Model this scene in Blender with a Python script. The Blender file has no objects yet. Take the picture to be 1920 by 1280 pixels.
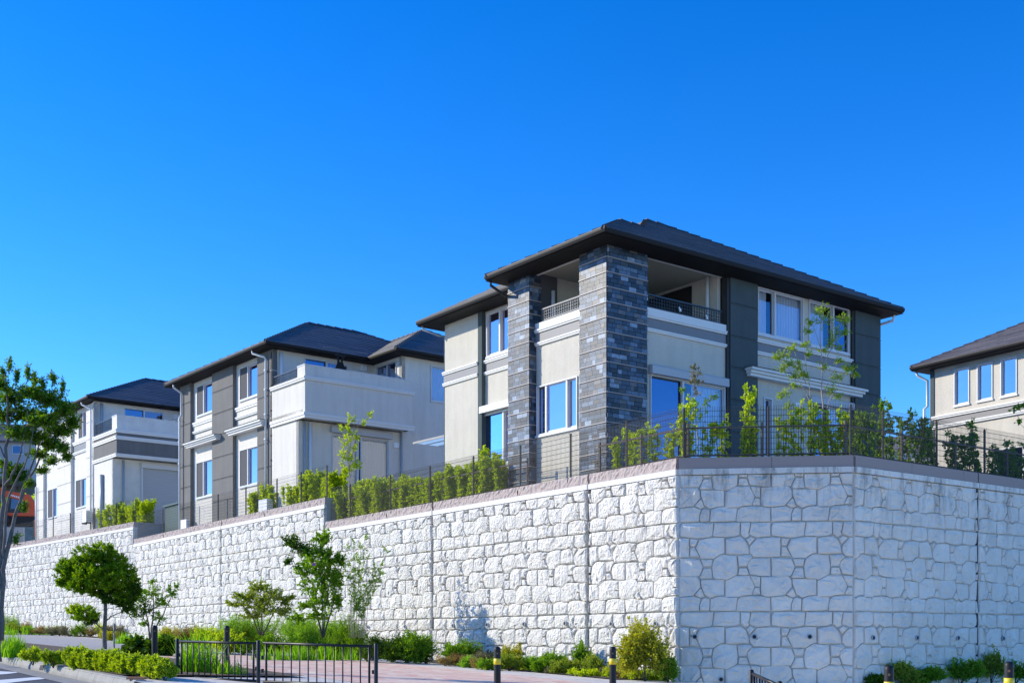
import bpy, bmesh, math, random
import numpy as np
from mathutils import Vector, Matrix
random.seed(7); np.random.seed(7)
SC = bpy.context.scene
COL = SC.collection
rad = math.radians

# ------------------------------------------------------------------ camera
cam_d = bpy.data.cameras.new('camera'); cam = bpy.data.objects.new('camera', cam_d); COL.objects.link(cam)
cam.location = (0, 0, 0); cam.rotation_euler = (math.pi/2, 0, 0)
cam_d.sensor_width = 36; cam_d.lens = 42.28; cam_d.shift_y = 0.2917; cam_d.clip_start = 0.1; cam_d.clip_end = 6000
SC.camera = cam

# ------------------------------------------------------------------ sky, sun, exposure
SUN_AZ, SUN_EL = 170.5, 26.0            # azimuth measured from +X towards +Y
w = bpy.data.worlds.new("World"); SC.world = w; w.use_nodes = True
nt = w.node_tree; nt.nodes.clear()
sky = nt.nodes.new('ShaderNodeTexSky'); sky.sky_type = 'NISHITA'; sky.sun_disc = False
sky.sun_elevation = rad(SUN_EL); sky.sun_rotation = rad(90 - SUN_AZ)
sky.air_density = 1.0; sky.dust_density = 0.05; sky.ozone_density = 6.0
gam = nt.nodes.new('ShaderNodeGamma'); gam.inputs[1].default_value = 1.2
hsv = nt.nodes.new('ShaderNodeHueSaturation'); hsv.inputs['Saturation'].default_value = 1.185; hsv.inputs['Hue'].default_value = 0.508
bg = nt.nodes.new('ShaderNodeBackground'); bg.inputs[1].default_value = 0.130
wo = nt.nodes.new('ShaderNodeOutputWorld')
nt.links.new(sky.outputs[0], gam.inputs[0]); nt.links.new(gam.outputs[0], hsv.inputs['Color'])
nt.links.new(hsv.outputs[0], bg.inputs[0]); nt.links.new(bg.outputs[0], wo.inputs[0])
sun_d = bpy.data.lights.new('sun', 'SUN'); sun_d.energy = 3.65; sun_d.angle = rad(0.5); sun_d.color = (1.0, 0.925, 0.77)
sun = bpy.data.objects.new('sun', sun_d); COL.objects.link(sun)
a_, e_ = rad(SUN_AZ), rad(SUN_EL)
SV = Vector((math.cos(a_)*math.cos(e_), math.sin(a_)*math.cos(e_), math.sin(e_)))
sun.rotation_euler = SV.to_track_quat('Z', 'Y').to_euler()
sun.location = SV * 200
vs = SC.view_settings; vs.view_transform = 'Standard'; vs.look = 'None'; vs.gamma = 1.0; vs.use_curve_mapping = False
vs.exposure = 0.68
SC.render.engine = 'CYCLES'
SC.cycles.max_bounces = 7; SC.cycles.transparent_max_bounces = 12; SC.cycles.use_denoising = True

FPX = 2255.0
def at(px, py, d):                      # photograph pixel + distance -> world point
    return Vector(((px-960)/FPX*d, d, (1200-py)/FPX*d))

# ------------------------------------------------------------------ materials
MATS = {}
def newmat(name):
    m = bpy.data.materials.new(name); m.use_nodes = True
    n = m.node_tree; b = n.nodes['Principled BSDF']
    MATS[name] = m
    return m, n, b
def mat(name, col, rough=0.6, metal=0.0, spec=0.4, noise=0.0, nscale=4.0, bump=0.0, bscale=60.0, coat=0.0, stretch=None, bdist=0.01, island=0.0, streak=0.0):
    m, n, b = newmat(name)
    b.inputs['Roughness'].default_value = rough; b.inputs['Metallic'].default_value = metal
    b.inputs['Specular IOR Level'].default_value = spec; b.inputs['Coat Weight'].default_value = coat
    b.inputs['Base Color'].default_value = (*col, 1)
    tc = n.nodes.new('ShaderNodeNewGeometry')
    pos = tc.outputs['Position']
    if stretch:
        mp = n.nodes.new('ShaderNodeMapping'); mp.inputs['Scale'].default_value = stretch
        n.links.new(pos, mp.inputs[0]); pos = mp.outputs[0]
    src = None
    if noise > 0:
        nz = n.nodes.new('ShaderNodeTexNoise'); nz.inputs['Scale'].default_value = nscale; nz.inputs['Detail'].default_value = 6; nz.inputs['Roughness'].default_value = 0.65
        n.links.new(pos, nz.inputs['Vector'])
        mr = n.nodes.new('ShaderNodeMapRange'); mr.inputs[1].default_value = 0.25; mr.inputs[2].default_value = 0.75
        mr.inputs[3].default_value = 1-noise; mr.inputs[4].default_value = 1+noise
        n.links.new(nz.outputs['Fac'], mr.inputs[0]); src = mr.outputs[0]
    if island > 0:
        mr = n.nodes.new('ShaderNodeMapRange'); mr.inputs[3].default_value = 1-island; mr.inputs[4].default_value = 1+island
        n.links.new(tc.outputs['Random Per Island'], mr.inputs[0])
        if src is None: src = mr.outputs[0]
        else:
            mm = n.nodes.new('ShaderNodeMath'); mm.operation = 'MULTIPLY'; n.links.new(src, mm.inputs[0]); n.links.new(mr.outputs[0], mm.inputs[1]); src = mm.outputs[0]
    if streak > 0:
        mp = n.nodes.new('ShaderNodeMapping'); mp.inputs['Scale'].default_value = (2.4, 2.4, .22); n.links.new(tc.outputs['Position'], mp.inputs[0])
        nz = n.nodes.new('ShaderNodeTexNoise'); nz.inputs['Scale'].default_value = 1.7; nz.inputs['Detail'].default_value = 8; nz.inputs['Roughness'].default_value = .7
        n.links.new(mp.outputs[0], nz.inputs['Vector'])
        mr = n.nodes.new('ShaderNodeMapRange'); mr.inputs[1].default_value = .45; mr.inputs[2].default_value = .75; mr.inputs[3].default_value = 1.0; mr.inputs[4].default_value = 1-streak
        n.links.new(nz.outputs['Fac'], mr.inputs[0])
        mm = n.nodes.new('ShaderNodeMath'); mm.operation = 'MULTIPLY'; n.links.new(src, mm.inputs[0]); n.links.new(mr.outputs[0], mm.inputs[1]); src = mm.outputs[0]
    if src is not None:
        mx = n.nodes.new('ShaderNodeVectorMath'); mx.operation = 'SCALE'; mx.inputs[0].default_value = col
        n.links.new(src, mx.inputs['Scale']); n.links.new(mx.outputs[0], b.inputs['Base Color'])
    if bump > 0:
        nb = n.nodes.new('ShaderNodeTexNoise'); nb.inputs['Scale'].default_value = bscale; nb.inputs['Detail'].default_value = 5; nb.inputs['Roughness'].default_value = 0.6
        n.links.new(pos, nb.inputs['Vector'])
        bp = n.nodes.new('ShaderNodeBump'); bp.inputs['Strength'].default_value = bump; bp.inputs['Distance'].default_value = bdist
        n.links.new(nb.outputs['Fac'], bp.inputs['Height']); n.links.new(bp.outputs[0], b.inputs['Normal'])
    return m

mat('stucco_beige', (.58,.54,.455), .9, spec=.15, noise=.07, nscale=1.3, bump=.8, bscale=26, bdist=.02, streak=.12)
mat('stucco_white', (.67,.635,.565), .9, spec=.15, noise=.05, nscale=1.1, bump=.8, bscale=24, bdist=.02, streak=.12)
mat('stucco_slate', (.075,.098,.10), .85, spec=.2, noise=.1, nscale=1.5, bump=.5, bscale=24, streak=.15)
mat('stucco_grey', (.17,.166,.157), .88, spec=.2, noise=.09, nscale=1.4, bump=.7, bscale=22, streak=.15)
mat('stucco_lightgrey', (.68,.655,.60), .9, spec=.15, noise=.10, nscale=2.2, bump=1.0, bscale=12, bdist=.03)
mat('trim_white', (.72,.71,.67), .6, spec=.3, noise=.03)
mat('trim_grey', (.19,.185,.185), .5, spec=.4, noise=.06, nscale=30, stretch=(1,1,.05))
mat('dark_trim', (.03,.032,.035), .55, spec=.35)
mat('shutter_grey', (.45,.45,.45), .5, spec=.35)
mat('alu_white', (.60,.605,.61), .4, spec=.5)
mat('frame_dark', (.02,.02,.022), .4, spec=.5)
mat('pipe_white', (.68,.69,.70), .4, spec=.4)
mat('pipe_grey', (.33,.36,.39), .4, spec=.4)
mat('roof_slate', (.046,.046,.050), .6, spec=.4, noise=.22, nscale=3.5, island=.32)
mat('roof_blue', (.058,.056,.062), .55, spec=.45, noise=.2, nscale=3.5, island=.3)
mat('roof_brown', (.085,.075,.078), .65, spec=.35, noise=.2, nscale=3.5, island=.3)
mat('gutter_dark', (.013,.012,.012), .6, spec=.2)
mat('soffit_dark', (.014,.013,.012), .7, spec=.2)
mat('screen_mesh', (.10,.10,.105), .8, spec=.1)
mat('curtain', (.78,.80,.82), .9, spec=.1)
mat('curtain_green', (.55,.70,.68), .9, spec=.1)
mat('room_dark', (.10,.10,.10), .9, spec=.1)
mat('rail_black', (.018,.018,.02), .35, spec=.5)
mat('rail_silver', (.20,.20,.21), .5)

mat('cap_block', (.50,.42,.385), .95, spec=.1, noise=.16, nscale=20, bump=1.0, bscale=45, bdist=.03)
mat('cap_smooth', (.34,.27,.235), .8, spec=.2, noise=.10, nscale=60)
mat('coping', (.70,.70,.69), .85, spec=.15, noise=.05, nscale=3)
mat('joint_seal', (.03,.032,.036), .7)
mat('fence_wire', (.075,.072,.066), .6, spec=.2)
mat('support_brown', (.16,.125,.10), .6)
mat('barrier_black', (.010,.010,.011), .42, spec=.35)
mat('bollard_black', (.012,.012,.013), .5, spec=.3)
mat('bollard_yellow', (.75,.56,.02), .35, spec=.5)
mat('reflector', (.20,.09,.04), .3, spec=.6)
mat('bark_grey', (.16,.145,.13), .9, spec=.1, noise=.3, nscale=12, bump=.6, bscale=30)
mat('bark_pale', (.36,.31,.28), .9, spec=.1, noise=.2, nscale=12)
mat('bark_dark', (.10,.085,.07), .9, spec=.1, noise=.25, nscale=12)
mat('stake_grey', (.22,.24,.27), .6)
mat('kerb', (.34,.325,.295), .9, spec=.1, noise=.14, nscale=5, bump=.3)
mat('asphalt', (.10,.104,.115), .9, spec=.2, noise=.25, nscale=60, bump=.5, bscale=120)
mat('asphalt_path', (.40,.385,.37), .9, spec=.15, noise=.10, nscale=3, bump=.2)
mat('road_paint', (.78,.78,.76), .7, noise=.06, nscale=12)
mat('soil', (.16,.13,.10), 1.0, spec=.05, noise=.3, nscale=6)
mat('dry_earth', (.33,.28,.20), 1.0, spec=.05, noise=.3, nscale=.6)
mat('ground_pave', (.58,.55,.50), .95, spec=.1, noise=.12, nscale=2)
mat('orange_paint', (.60,.085,.02), .4, spec=.4)
mat('rubber', (.02,.02,.02), .8)
mat('concrete_grey', (.42,.42,.41), .9, spec=.1, noise=.1, nscale=3)
mat('shed_green', (.050,.085,.080), .5, spec=.35)
mat('shed_green_lit', (.12,.20,.19), .5, spec=.35)
mat('hill_house', (.40,.38,.38), .9)
mat('hill_roof', (.16,.14,.145), .8)
mat('cloth_black', (.008,.008,.009), .9)
mat('ceiling_beige', (.36,.35,.28), .9)
mat('white_plastic', (.75,.75,.74), .5)
mat('orange_brick', (.55,.22,.11), .9)
mat('poly_roof', (.30,.42,.50), .25, spec=.6)
mat('steel_taupe', (.30,.285,.27), .4, spec=.4)

def glassmat(name, base, tint, gcol=(.80,.90,1.0), lo=None):
    m = bpy.data.materials.new(name); m.use_nodes = True; n = m.node_tree; n.nodes.clear()
    o = n.nodes.new('ShaderNodeOutputMaterial'); mx = n.nodes.new('ShaderNodeMixShader')
    tr = n.nodes.new('ShaderNodeBsdfTransparent'); tr.inputs[0].default_value = (*tint, 1)
    gl = n.nodes.new('ShaderNodeBsdfGlossy'); gl.inputs['Roughness'].default_value = .01; gl.inputs[0].default_value = (*gcol, 1)
    lw = n.nodes.new('ShaderNodeLayerWeight'); lw.inputs[0].default_value = .35
    mr = n.nodes.new('ShaderNodeMapRange'); mr.inputs[3].default_value = base; mr.inputs[4].default_value = .95
    g = n.nodes.new('ShaderNodeNewGeometry'); wv = n.nodes.new('ShaderNodeTexNoise'); wv.inputs['Scale'].default_value = 1.6
    bp = n.nodes.new('ShaderNodeBump'); bp.inputs['Strength'].default_value = .06; bp.inputs['Distance'].default_value = .05
    n.links.new(g.outputs['Position'], wv.inputs['Vector']); n.links.new(wv.outputs['Fac'], bp.inputs['Height']); n.links.new(bp.outputs[0], gl.inputs['Normal'])
    n.links.new(lw.outputs['Fresnel'], mr.inputs[0]); n.links.new(mr.outputs[0], mx.inputs[0])
    n.links.new(tr.outputs[0], mx.inputs[1]); n.links.new(gl.outputs[0], mx.inputs[2]); n.links.new(mx.outputs[0], o.inputs[0])
    MATS[name] = m
glassmat('glass', .20, (.42,.45,.49), (.46,.45,.66))
glassmat('glass_clear', .14, (.84,.87,.90), (.60,.68,.85))
glassmat('glass_pale', .13, (.95,.96,.96), (.8,.85,.9))
glassmat('glass_sky', .42, (.42,.45,.49), (.62,.68,.82))
glassmat('poly_sheet', .30, (.55,.68,.76), (.7,.8,.9))
glassmat('glass_dark', .20, (.20,.24,.30), (.42,.56,.90))

def polymat(name):
    m = bpy.data.materials.new(name); m.use_nodes = True; n = m.node_tree; n.nodes.clear()
    o = n.nodes.new('ShaderNodeOutputMaterial'); a = n.nodes.new('ShaderNodeBsdfTranslucent'); a.inputs[0].default_value = (.62,.78,.88,1)
    t = n.nodes.new('ShaderNodeBsdfTransparent'); t.inputs[0].default_value = (.75,.85,.92,1); mx = n.nodes.new('ShaderNodeMixShader'); mx.inputs[0].default_value = .4
    n.links.new(a.outputs[0], mx.inputs[1]); n.links.new(t.outputs[0], mx.inputs[2]); n.links.new(mx.outputs[0], o.inputs[0]); MATS[name] = m
polymat('poly_panel')
def leafmat(name, c1, c2, trans=.35, rough=.45):
    m = bpy.data.materials.new(name); m.use_nodes = True; n = m.node_tree; n.nodes.clear()
    o = n.nodes.new('ShaderNodeOutputMaterial')
    g = n.nodes.new('ShaderNodeNewGeometry')
    rmp = n.nodes.new('ShaderNodeMixRGB'); rmp.inputs[1].default_value = (*c1, 1); rmp.inputs[2].default_value = (*c2, 1)
    n.links.new(g.outputs['Random Per Island'], rmp.inputs[0])
    b = n.nodes.new('ShaderNodeBsdfPrincipled'); b.inputs['Roughness'].default_value = .6; b.inputs['Specular IOR Level'].default_value = .14
    n.links.new(rmp.outputs[0], b.inputs['Base Color'])
    t = n.nodes.new('ShaderNodeBsdfTranslucent')
    hs = n.nodes.new('ShaderNodeHueSaturation'); hs.inputs['Hue'].default_value = .485; hs.inputs['Value'].default_value = 1.5; hs.inputs['Saturation'].default_value = 1.1
    n.links.new(rmp.outputs[0], hs.inputs['Color']); n.links.new(hs.outputs[0], t.inputs[0])
    mx = n.nodes.new('ShaderNodeMixShader'); mx.inputs[0].default_value = trans
    n.links.new(b.outputs[0], mx.inputs[1]); n.links.new(t.outputs[0], mx.inputs[2]); n.links.new(mx.outputs[0], o.inputs[0])
    MATS[name] = m
leafmat('leaf_dark', (0.039,0.094,0.011), (0.083,0.176,0.015), .35)
leafmat('leaf_zelkova', (.050,.125,.012), (.17,.32,.022), .5)
leafmat('leaf_round', (.08,.19,.012), (.30,.48,.02), .4)
leafmat('leaf_lime', (0.297,0.459,0.028), (0.540,0.620,0.049), .5)
leafmat('leaf_azalea', (0.203,0.324,0.018), (0.459,0.567,0.041), .4)
leafmat('leaf_grass', (0.135,0.324,0.016), (0.270,0.513,0.036), .45)
leafmat('leaf_feather', (0.162,0.351,0.032), (0.297,0.513,0.057), .45)
leafmat('leaf_olive', (0.162,0.243,0.024), (0.324,0.405,0.049), .4)
leafmat('leaf_yellow', (0.324,0.365,0.024), (0.486,0.459,0.049), .4)
leafmat('leaf_dry', (0.286,0.209,0.059), (0.396,0.297,0.092), .3)
leafmat('leaf_greydry', (0.176,0.165,0.079), (0.286,0.264,0.132), .2)
leafmat('leaf_maple', (0.216,0.351,0.028), (0.351,0.486,0.049), .45)
leafmat('leaf_mid', (0.095,0.230,0.018), (0.230,0.405,0.028), .45)

# retaining wall concrete: pale, with dirt streaks under the coping on the weathered side
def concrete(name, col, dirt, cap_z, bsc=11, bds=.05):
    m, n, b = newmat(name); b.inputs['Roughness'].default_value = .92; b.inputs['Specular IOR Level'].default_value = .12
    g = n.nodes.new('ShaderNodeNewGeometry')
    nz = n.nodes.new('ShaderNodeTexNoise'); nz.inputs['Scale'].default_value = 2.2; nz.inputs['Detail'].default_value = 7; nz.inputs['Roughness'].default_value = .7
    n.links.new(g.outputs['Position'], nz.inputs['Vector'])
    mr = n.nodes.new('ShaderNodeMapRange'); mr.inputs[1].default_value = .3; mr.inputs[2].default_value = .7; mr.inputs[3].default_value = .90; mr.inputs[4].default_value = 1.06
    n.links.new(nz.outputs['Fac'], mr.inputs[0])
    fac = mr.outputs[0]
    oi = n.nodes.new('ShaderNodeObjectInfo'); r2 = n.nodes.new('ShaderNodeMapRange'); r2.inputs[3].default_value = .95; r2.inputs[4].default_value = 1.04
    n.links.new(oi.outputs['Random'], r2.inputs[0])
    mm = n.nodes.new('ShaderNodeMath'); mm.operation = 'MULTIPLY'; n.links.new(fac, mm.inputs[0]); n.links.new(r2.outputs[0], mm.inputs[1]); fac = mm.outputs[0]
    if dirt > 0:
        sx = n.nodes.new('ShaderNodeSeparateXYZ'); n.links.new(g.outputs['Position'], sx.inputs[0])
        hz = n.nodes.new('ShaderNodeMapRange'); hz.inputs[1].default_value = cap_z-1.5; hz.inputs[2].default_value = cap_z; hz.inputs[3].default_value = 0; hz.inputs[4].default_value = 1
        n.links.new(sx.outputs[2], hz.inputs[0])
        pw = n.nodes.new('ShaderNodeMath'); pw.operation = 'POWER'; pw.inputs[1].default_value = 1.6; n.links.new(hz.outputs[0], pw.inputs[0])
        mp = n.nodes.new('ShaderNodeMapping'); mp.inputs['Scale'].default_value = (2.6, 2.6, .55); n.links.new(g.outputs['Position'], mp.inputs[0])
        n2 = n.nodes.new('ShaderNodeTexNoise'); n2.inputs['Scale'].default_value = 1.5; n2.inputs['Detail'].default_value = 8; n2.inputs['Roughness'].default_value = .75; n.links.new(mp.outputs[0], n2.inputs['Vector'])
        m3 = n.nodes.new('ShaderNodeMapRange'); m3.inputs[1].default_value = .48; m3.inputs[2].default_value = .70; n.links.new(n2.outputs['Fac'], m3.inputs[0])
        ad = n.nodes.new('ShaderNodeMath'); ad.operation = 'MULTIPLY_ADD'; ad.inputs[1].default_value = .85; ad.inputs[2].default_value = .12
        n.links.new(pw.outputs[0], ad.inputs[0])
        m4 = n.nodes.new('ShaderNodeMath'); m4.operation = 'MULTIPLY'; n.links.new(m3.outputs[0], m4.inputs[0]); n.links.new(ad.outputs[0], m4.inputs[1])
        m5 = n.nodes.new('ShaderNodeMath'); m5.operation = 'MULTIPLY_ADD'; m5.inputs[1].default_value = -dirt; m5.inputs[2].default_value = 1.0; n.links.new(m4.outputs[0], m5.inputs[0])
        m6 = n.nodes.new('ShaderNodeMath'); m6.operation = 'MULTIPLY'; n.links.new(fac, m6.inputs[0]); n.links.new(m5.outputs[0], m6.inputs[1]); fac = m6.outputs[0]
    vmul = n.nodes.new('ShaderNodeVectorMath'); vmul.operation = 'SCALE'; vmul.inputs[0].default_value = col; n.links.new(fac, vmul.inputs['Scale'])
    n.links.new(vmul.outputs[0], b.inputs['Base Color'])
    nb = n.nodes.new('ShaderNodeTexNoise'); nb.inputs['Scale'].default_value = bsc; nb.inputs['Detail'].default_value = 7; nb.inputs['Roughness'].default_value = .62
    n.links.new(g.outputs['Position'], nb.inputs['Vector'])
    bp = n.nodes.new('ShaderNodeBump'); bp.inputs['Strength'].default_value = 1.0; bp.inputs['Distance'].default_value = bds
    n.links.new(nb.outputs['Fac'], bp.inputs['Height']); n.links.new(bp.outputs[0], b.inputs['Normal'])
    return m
concrete('wall_joint', (.58,.55,.50), 0, 3.4, 11, .03)
concrete('wall_concrete', (.84,.805,.73), 0, 3.4, 17, .10)
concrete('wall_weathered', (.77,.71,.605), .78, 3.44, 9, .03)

def brickpave(name, c1, c2, mort, scale):
    m, n, b = newmat(name); b.inputs['Roughness'].default_value = .9; b.inputs['Specular IOR Level'].default_value = .15
    g = n.nodes.new('ShaderNodeNewGeometry'); mp = n.nodes.new('ShaderNodeMapping'); mp.inputs['Rotation'].default_value = (0, 0, rad(35)); n.links.new(g.outputs['Position'], mp.inputs[0])
    br = n.nodes.new('ShaderNodeTexBrick'); br.inputs['Scale'].default_value = scale; br.inputs['Color1'].default_value = (*c1, 1); br.inputs['Color2'].default_value = (*c2, 1)
    br.inputs['Mortar'].default_value = (*mort, 1); br.inputs['Mortar Size'].default_value = .02; br.inputs['Brick Width'].default_value = .4; br.inputs['Row Height'].default_value = .2
    n.links.new(mp.outputs[0], br.inputs['Vector'])
    nz = n.nodes.new('ShaderNodeTexNoise'); nz.inputs['Scale'].default_value = 1.4; nz.inputs['Detail'].default_value = 6; n.links.new(g.outputs['Position'], nz.inputs['Vector'])
    mr = n.nodes.new('ShaderNodeMapRange'); mr.inputs[3].default_value = .8; mr.inputs[4].default_value = 1.2; n.links.new(nz.outputs['Fac'], mr.inputs[0])
    v = n.nodes.new('ShaderNodeVectorMath'); v.operation = 'SCALE'; n.links.new(br.outputs['Color'], v.inputs[0]); n.links.new(mr.outputs[0], v.inputs['Scale'])
    n.links.new(v.outputs[0], b.inputs['Base Color'])
brickpave('paving_red', (.70,.36,.27), (.80,.66,.52), (.60,.49,.41), 1.5)
brickpave('paving_grey', (.72,.66,.58), (.62,.57,.51), (.48,.45,.41), 1.6)

# ------------------------------------------------------------------ mesh helpers
class MB:
    def __init__(s): s.v = []; s.f = []
    def add(s, vs_, fs):
        o = len(s.v); s.v.extend([tuple(p) for p in vs_]); s.f.extend([tuple(i+o for i in f) for f in fs]); return s
    def box(s, x0, x1, y0, y1, z0, z1):
        return s.add([(x0,y0,z0),(x1,y0,z0),(x1,y1,z0),(x0,y1,z0),(x0,y0,z1),(x1,y0,z1),(x1,y1,z1),(x0,y1,z1)],
                     [(0,3,2,1),(4,5,6,7),(0,1,5,4),(1,2,6,5),(2,3,7,6),(3,0,4,7)])
    def quad(s, a, b, c, d): return s.add([a,b,c,d], [(0,1,2,3)])
    def tube(s, path, r, n=6, cap=True):
        P = [Vector(p) for p in path]; k = len(P); R = r if isinstance(r, (list, tuple)) else [r]*k
        vs_ = []; up = None
        for i, p in enumerate(P):
            t = (P[min(i+1,k-1)]-P[max(i-1,0)])
            if t.length < 1e-9: t = Vector((0,0,1))
            t.normalize()
            if up is None:
                up = Vector((0,0,1)) if abs(t.z) < .9 else Vector((1,0,0))
            a = t.cross(up)
            if a.length < 1e-5: a = t.cross(Vector((0,1,0)))
            a.normalize(); b = a.cross(t); up = b
            for j in range(n):
                an = 2*math.pi*j/n
                vs_.append(p + R[i]*(math.cos(an)*a + math.sin(an)*b))
        fs = []
        for i in range(k-1):
            for j in range(n):
                fs.append((i*n+j, i*n+(j+1)%n, (i+1)*n+(j+1)%n, (i+1)*n+j))
        if cap: fs.append(tuple(range(n-1,-1,-1))); fs.append(tuple((k-1)*n+j for j in range(n)))
        return s.add(vs_, fs)
    def prism(s, poly, h0, h1, fn):     # poly of (a,b); fn(a,b,h)->xyz
        n = len(poly)
        return s.add([fn(a,b,h0) for a,b in poly]+[fn(a,b,h1) for a,b in poly],
                     [tuple(range(n-1,-1,-1)), tuple(range(n,2*n))]+[(i,(i+1)%n,n+(i+1)%n,n+i) for i in range(n)])
    def lathe(s, prof, c=(0,0,0), n=16):
        vs_ = []; k = len(prof)
        for r, z in prof:
            for j in range(n): vs_.append((c[0]+r*math.cos(2*math.pi*j/n), c[1]+r*math.sin(2*math.pi*j/n), c[2]+z))
        fs = [(i*n+j, i*n+(j+1)%n, (i+1)*n+(j+1)%n, (i+1)*n+j) for i in range(k-1) for j in range(n)]
        return s.add(vs_, fs)
    def mesh(s, name, m, smooth=False, dz=0.0):
        me = bpy.data.meshes.new(name); vv = s.v if dz == 0 else [(x,y,z+dz) for x,y,z in s.v]
        me.from_pydata(vv, [], s.f); me.materials.append(MATS[m])
        if smooth: me.polygons.foreach_set('use_smooth', [True]*len(me.polygons))
        me.update(); return me
def link(name, me, parent=None, loc=(0,0,0), rz=0.0):
    o = bpy.data.objects.new(name, me); COL.objects.link(o); o.parent = parent; o.location = loc; o.rotation_euler = (0,0,rz); return o
def tag(o, label=None, cat=None, group=None, kind=None):
    if label: o['label'] = label
    if cat: o['category'] = cat
    if group: o['group'] = group
    if kind: o['kind'] = kind
    return o
def thing(name, label, cat, loc=(0,0,0), rz=0.0, group=None):
    return tag(link(name, None, None, loc, rz), label, cat, group)
def part(name, mb, m, parent, smooth=False, dz=0.0, loc=(0,0,0), label=None, kind=None):
    return tag(link(name, mb.mesh(name, m, smooth, dz), parent, loc), label, None, None, kind)
def dup(root, loc, rz=None, label=None):
    c = root.copy(); COL.objects.link(c); c.location = loc
    if rz is not None: c.rotation_euler = (0,0,rz)
    if label: c['label'] = label
    for ch in list(root.children):
        k = ch.copy(); COL.objects.link(k); k.parent = c
        for g in list(ch.children):
            q = g.copy(); COL.objects.link(q); q.parent = k
    return c
# ------------------------------------------------------------------ site frame: t runs along the sunlit wall (away), n towards the street
P0 = Vector((3.459, 25.0)); LW = Vector((-.5727, .8198)); NW = Vector((-.8198, -.5727))
def tn(t, n): return P0 + LW*t + NW*n
def tn_of(x, y):
    d = Vector((x, y)) - P0; return d.dot(LW), d.dot(NW)
def G(x, y):
    t, n = tn_of(x, y)
    z = -.84 + .033*min(t, 8) + .023*max(t-8, 0) + .024*max(min(n, 14), -2)
    return max(-1.9, min(z, 2.2))
def ground_at(px, py, off=0.0):        # where a photograph pixel meets the ground
    lo, hi = 8., 90.
    for _ in range(60):
        d = (lo+hi)/2; p = at(px, py, d)
        if p.z > G(p.x, p.y)+off: lo = d
        else: hi = d
    p = at(px, py, (lo+hi)/2); p.z = G(p.x, p.y)+off; return p
def sheet(name, ts, ns, m, zoff, kind='structure', label=None):
    mb = MB(); vs_ = []
    for t in ts:
        for n in ns:
            p = tn(t, n); vs_.append((p.x, p.y, G(p.x, p.y)+zoff))
    k = len(ns)
    mb.add(vs_, [(i*k+j, i*k+j+1, (i+1)*k+j+1, (i+1)*k+j) for i in range(len(ts)-1) for j in range(k-1)])
    o = link(name, mb.mesh(name, m)); o['kind'] = kind
    if label: o['label'] = label
    return o
def lin(a, b, n): return [a+(b-a)*i/n for i in range(n+1)]
# ground sheet to the horizon
xs = [-3000,-800,-300,-150,-80] + lin(-60, 40, 25) + [60,120,300,800,3000]
ys = [-1500,-400,-120,-50] + lin(-30, 90, 30) + [130,250,600,1500,4500]
mb = MB(); vv = [(x, y, G(x,y)-.32) for y in ys for x in xs]; k = len(xs)
mb.add(vv, [(j*k+i, j*k+i+1, (j+1)*k+i+1, (j+1)*k+i) for j in range(len(ys)-1) for i in range(k-1)])
link('ground', mb.mesh('ground', 'ground_pave'))['kind'] = 'structure'
sheet('road', lin(-40, 70, 44), lin(11.75, 30, 10), 'asphalt', -.135)
sheet('pavement', lin(-30, 70, 40), lin(-6, 11.6, 8), 'paving_grey', -.004)
sheet('pavement_red', lin(-10, 12, 11), lin(2.9, 8.0, 3), 'paving_red', .0)
sheet('path', lin(12.0, 70, 24), lin(2.0, 8.2, 4), 'asphalt_path', .001)
sheet('planting_strip', lin(.3, 40, 20), lin(8.3, 11.45, 3), 'soil', .03)
sheet('flower_bed', lin(.4, 60, 30), lin(-.2, 1.45, 2), 'soil', .02)
# gutter strip of pale concrete between kerb and asphalt
sheet('gutter_strip', lin(-6, 40, 23), [11.75, 12.2], 'kerb', -.128)

# kerb: stones of 0.6 m, one inlet block with a dark opening
kt = thing('kerb', 'pale concrete kerb along the planting strip at the road', 'kerb', (*tn(0, 11.6), 0))
kt['kind'] = 'structure'
tt = -.9; first = None
ang = math.atan2(LW.y, LW.x)
idx = 0
while tt < 24:
    L_ = .98
    mb = MB()
    def kf(t, n, z):
        p = tn(t, n); q = tn(0, 11.6); return (p.x-q.x, p.y-q.y, z)
    z0 = G(*tn(tt, 11.6)); z1 = G(*tn(tt+L_, 11.6))
    prof = [(11.42,-.3),(11.42,.012),(11.57,.012),(11.60,-.015),(11.63,-.10),(11.635,-.3)]
    if 12.3 < tt+L_/2 < 13.4 and idx >= 0: pass
    vs_ = [kf(tt+.004, n, z0+z) for n, z in prof] + [kf(tt+L_-.004, n, z1+z) for n, z in prof]
    q = len(prof)
    mb.add(vs_, [tuple(range(q)), tuple(range(2*q-1, q-1, -1))] + [(i, q+i, q+(i+1)%q, (i+1)%q) for i in range(q)])
    part('kerb_stone', mb, 'kerb', kt)
    tt += L_; idx += 1
pin = ground_at(11, 1242); ti, ni = tn_of(pin.x, pin.y)
mb = MB(); z0 = G(*tn(ti, 11.6))
a = [kf(ti-.14, 11.612, z0-.03), kf(ti+.14, 11.612, z0-.03), kf(ti+.14, 11.64, z0-.115), kf(ti-.14, 11.64, z0-.115)]
mb.quad(*a); part('drain_opening', mb, 'rubber', kt, label='dark drain opening in the kerb')
# orange marker on the kerb end
mb = MB(); e0 = tn(-.7, 11.5); mb.box(e0.x-.13, e0.x+.13, e0.y-.08, e0.y+.08, 0, .035)
o = part('kerb_marker', mb, 'orange_brick', None); o.location = (0, 0, G(*e0)+.014); tag(o, 'small orange reflector block on the kerb end by the hedge', 'marker')

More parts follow.
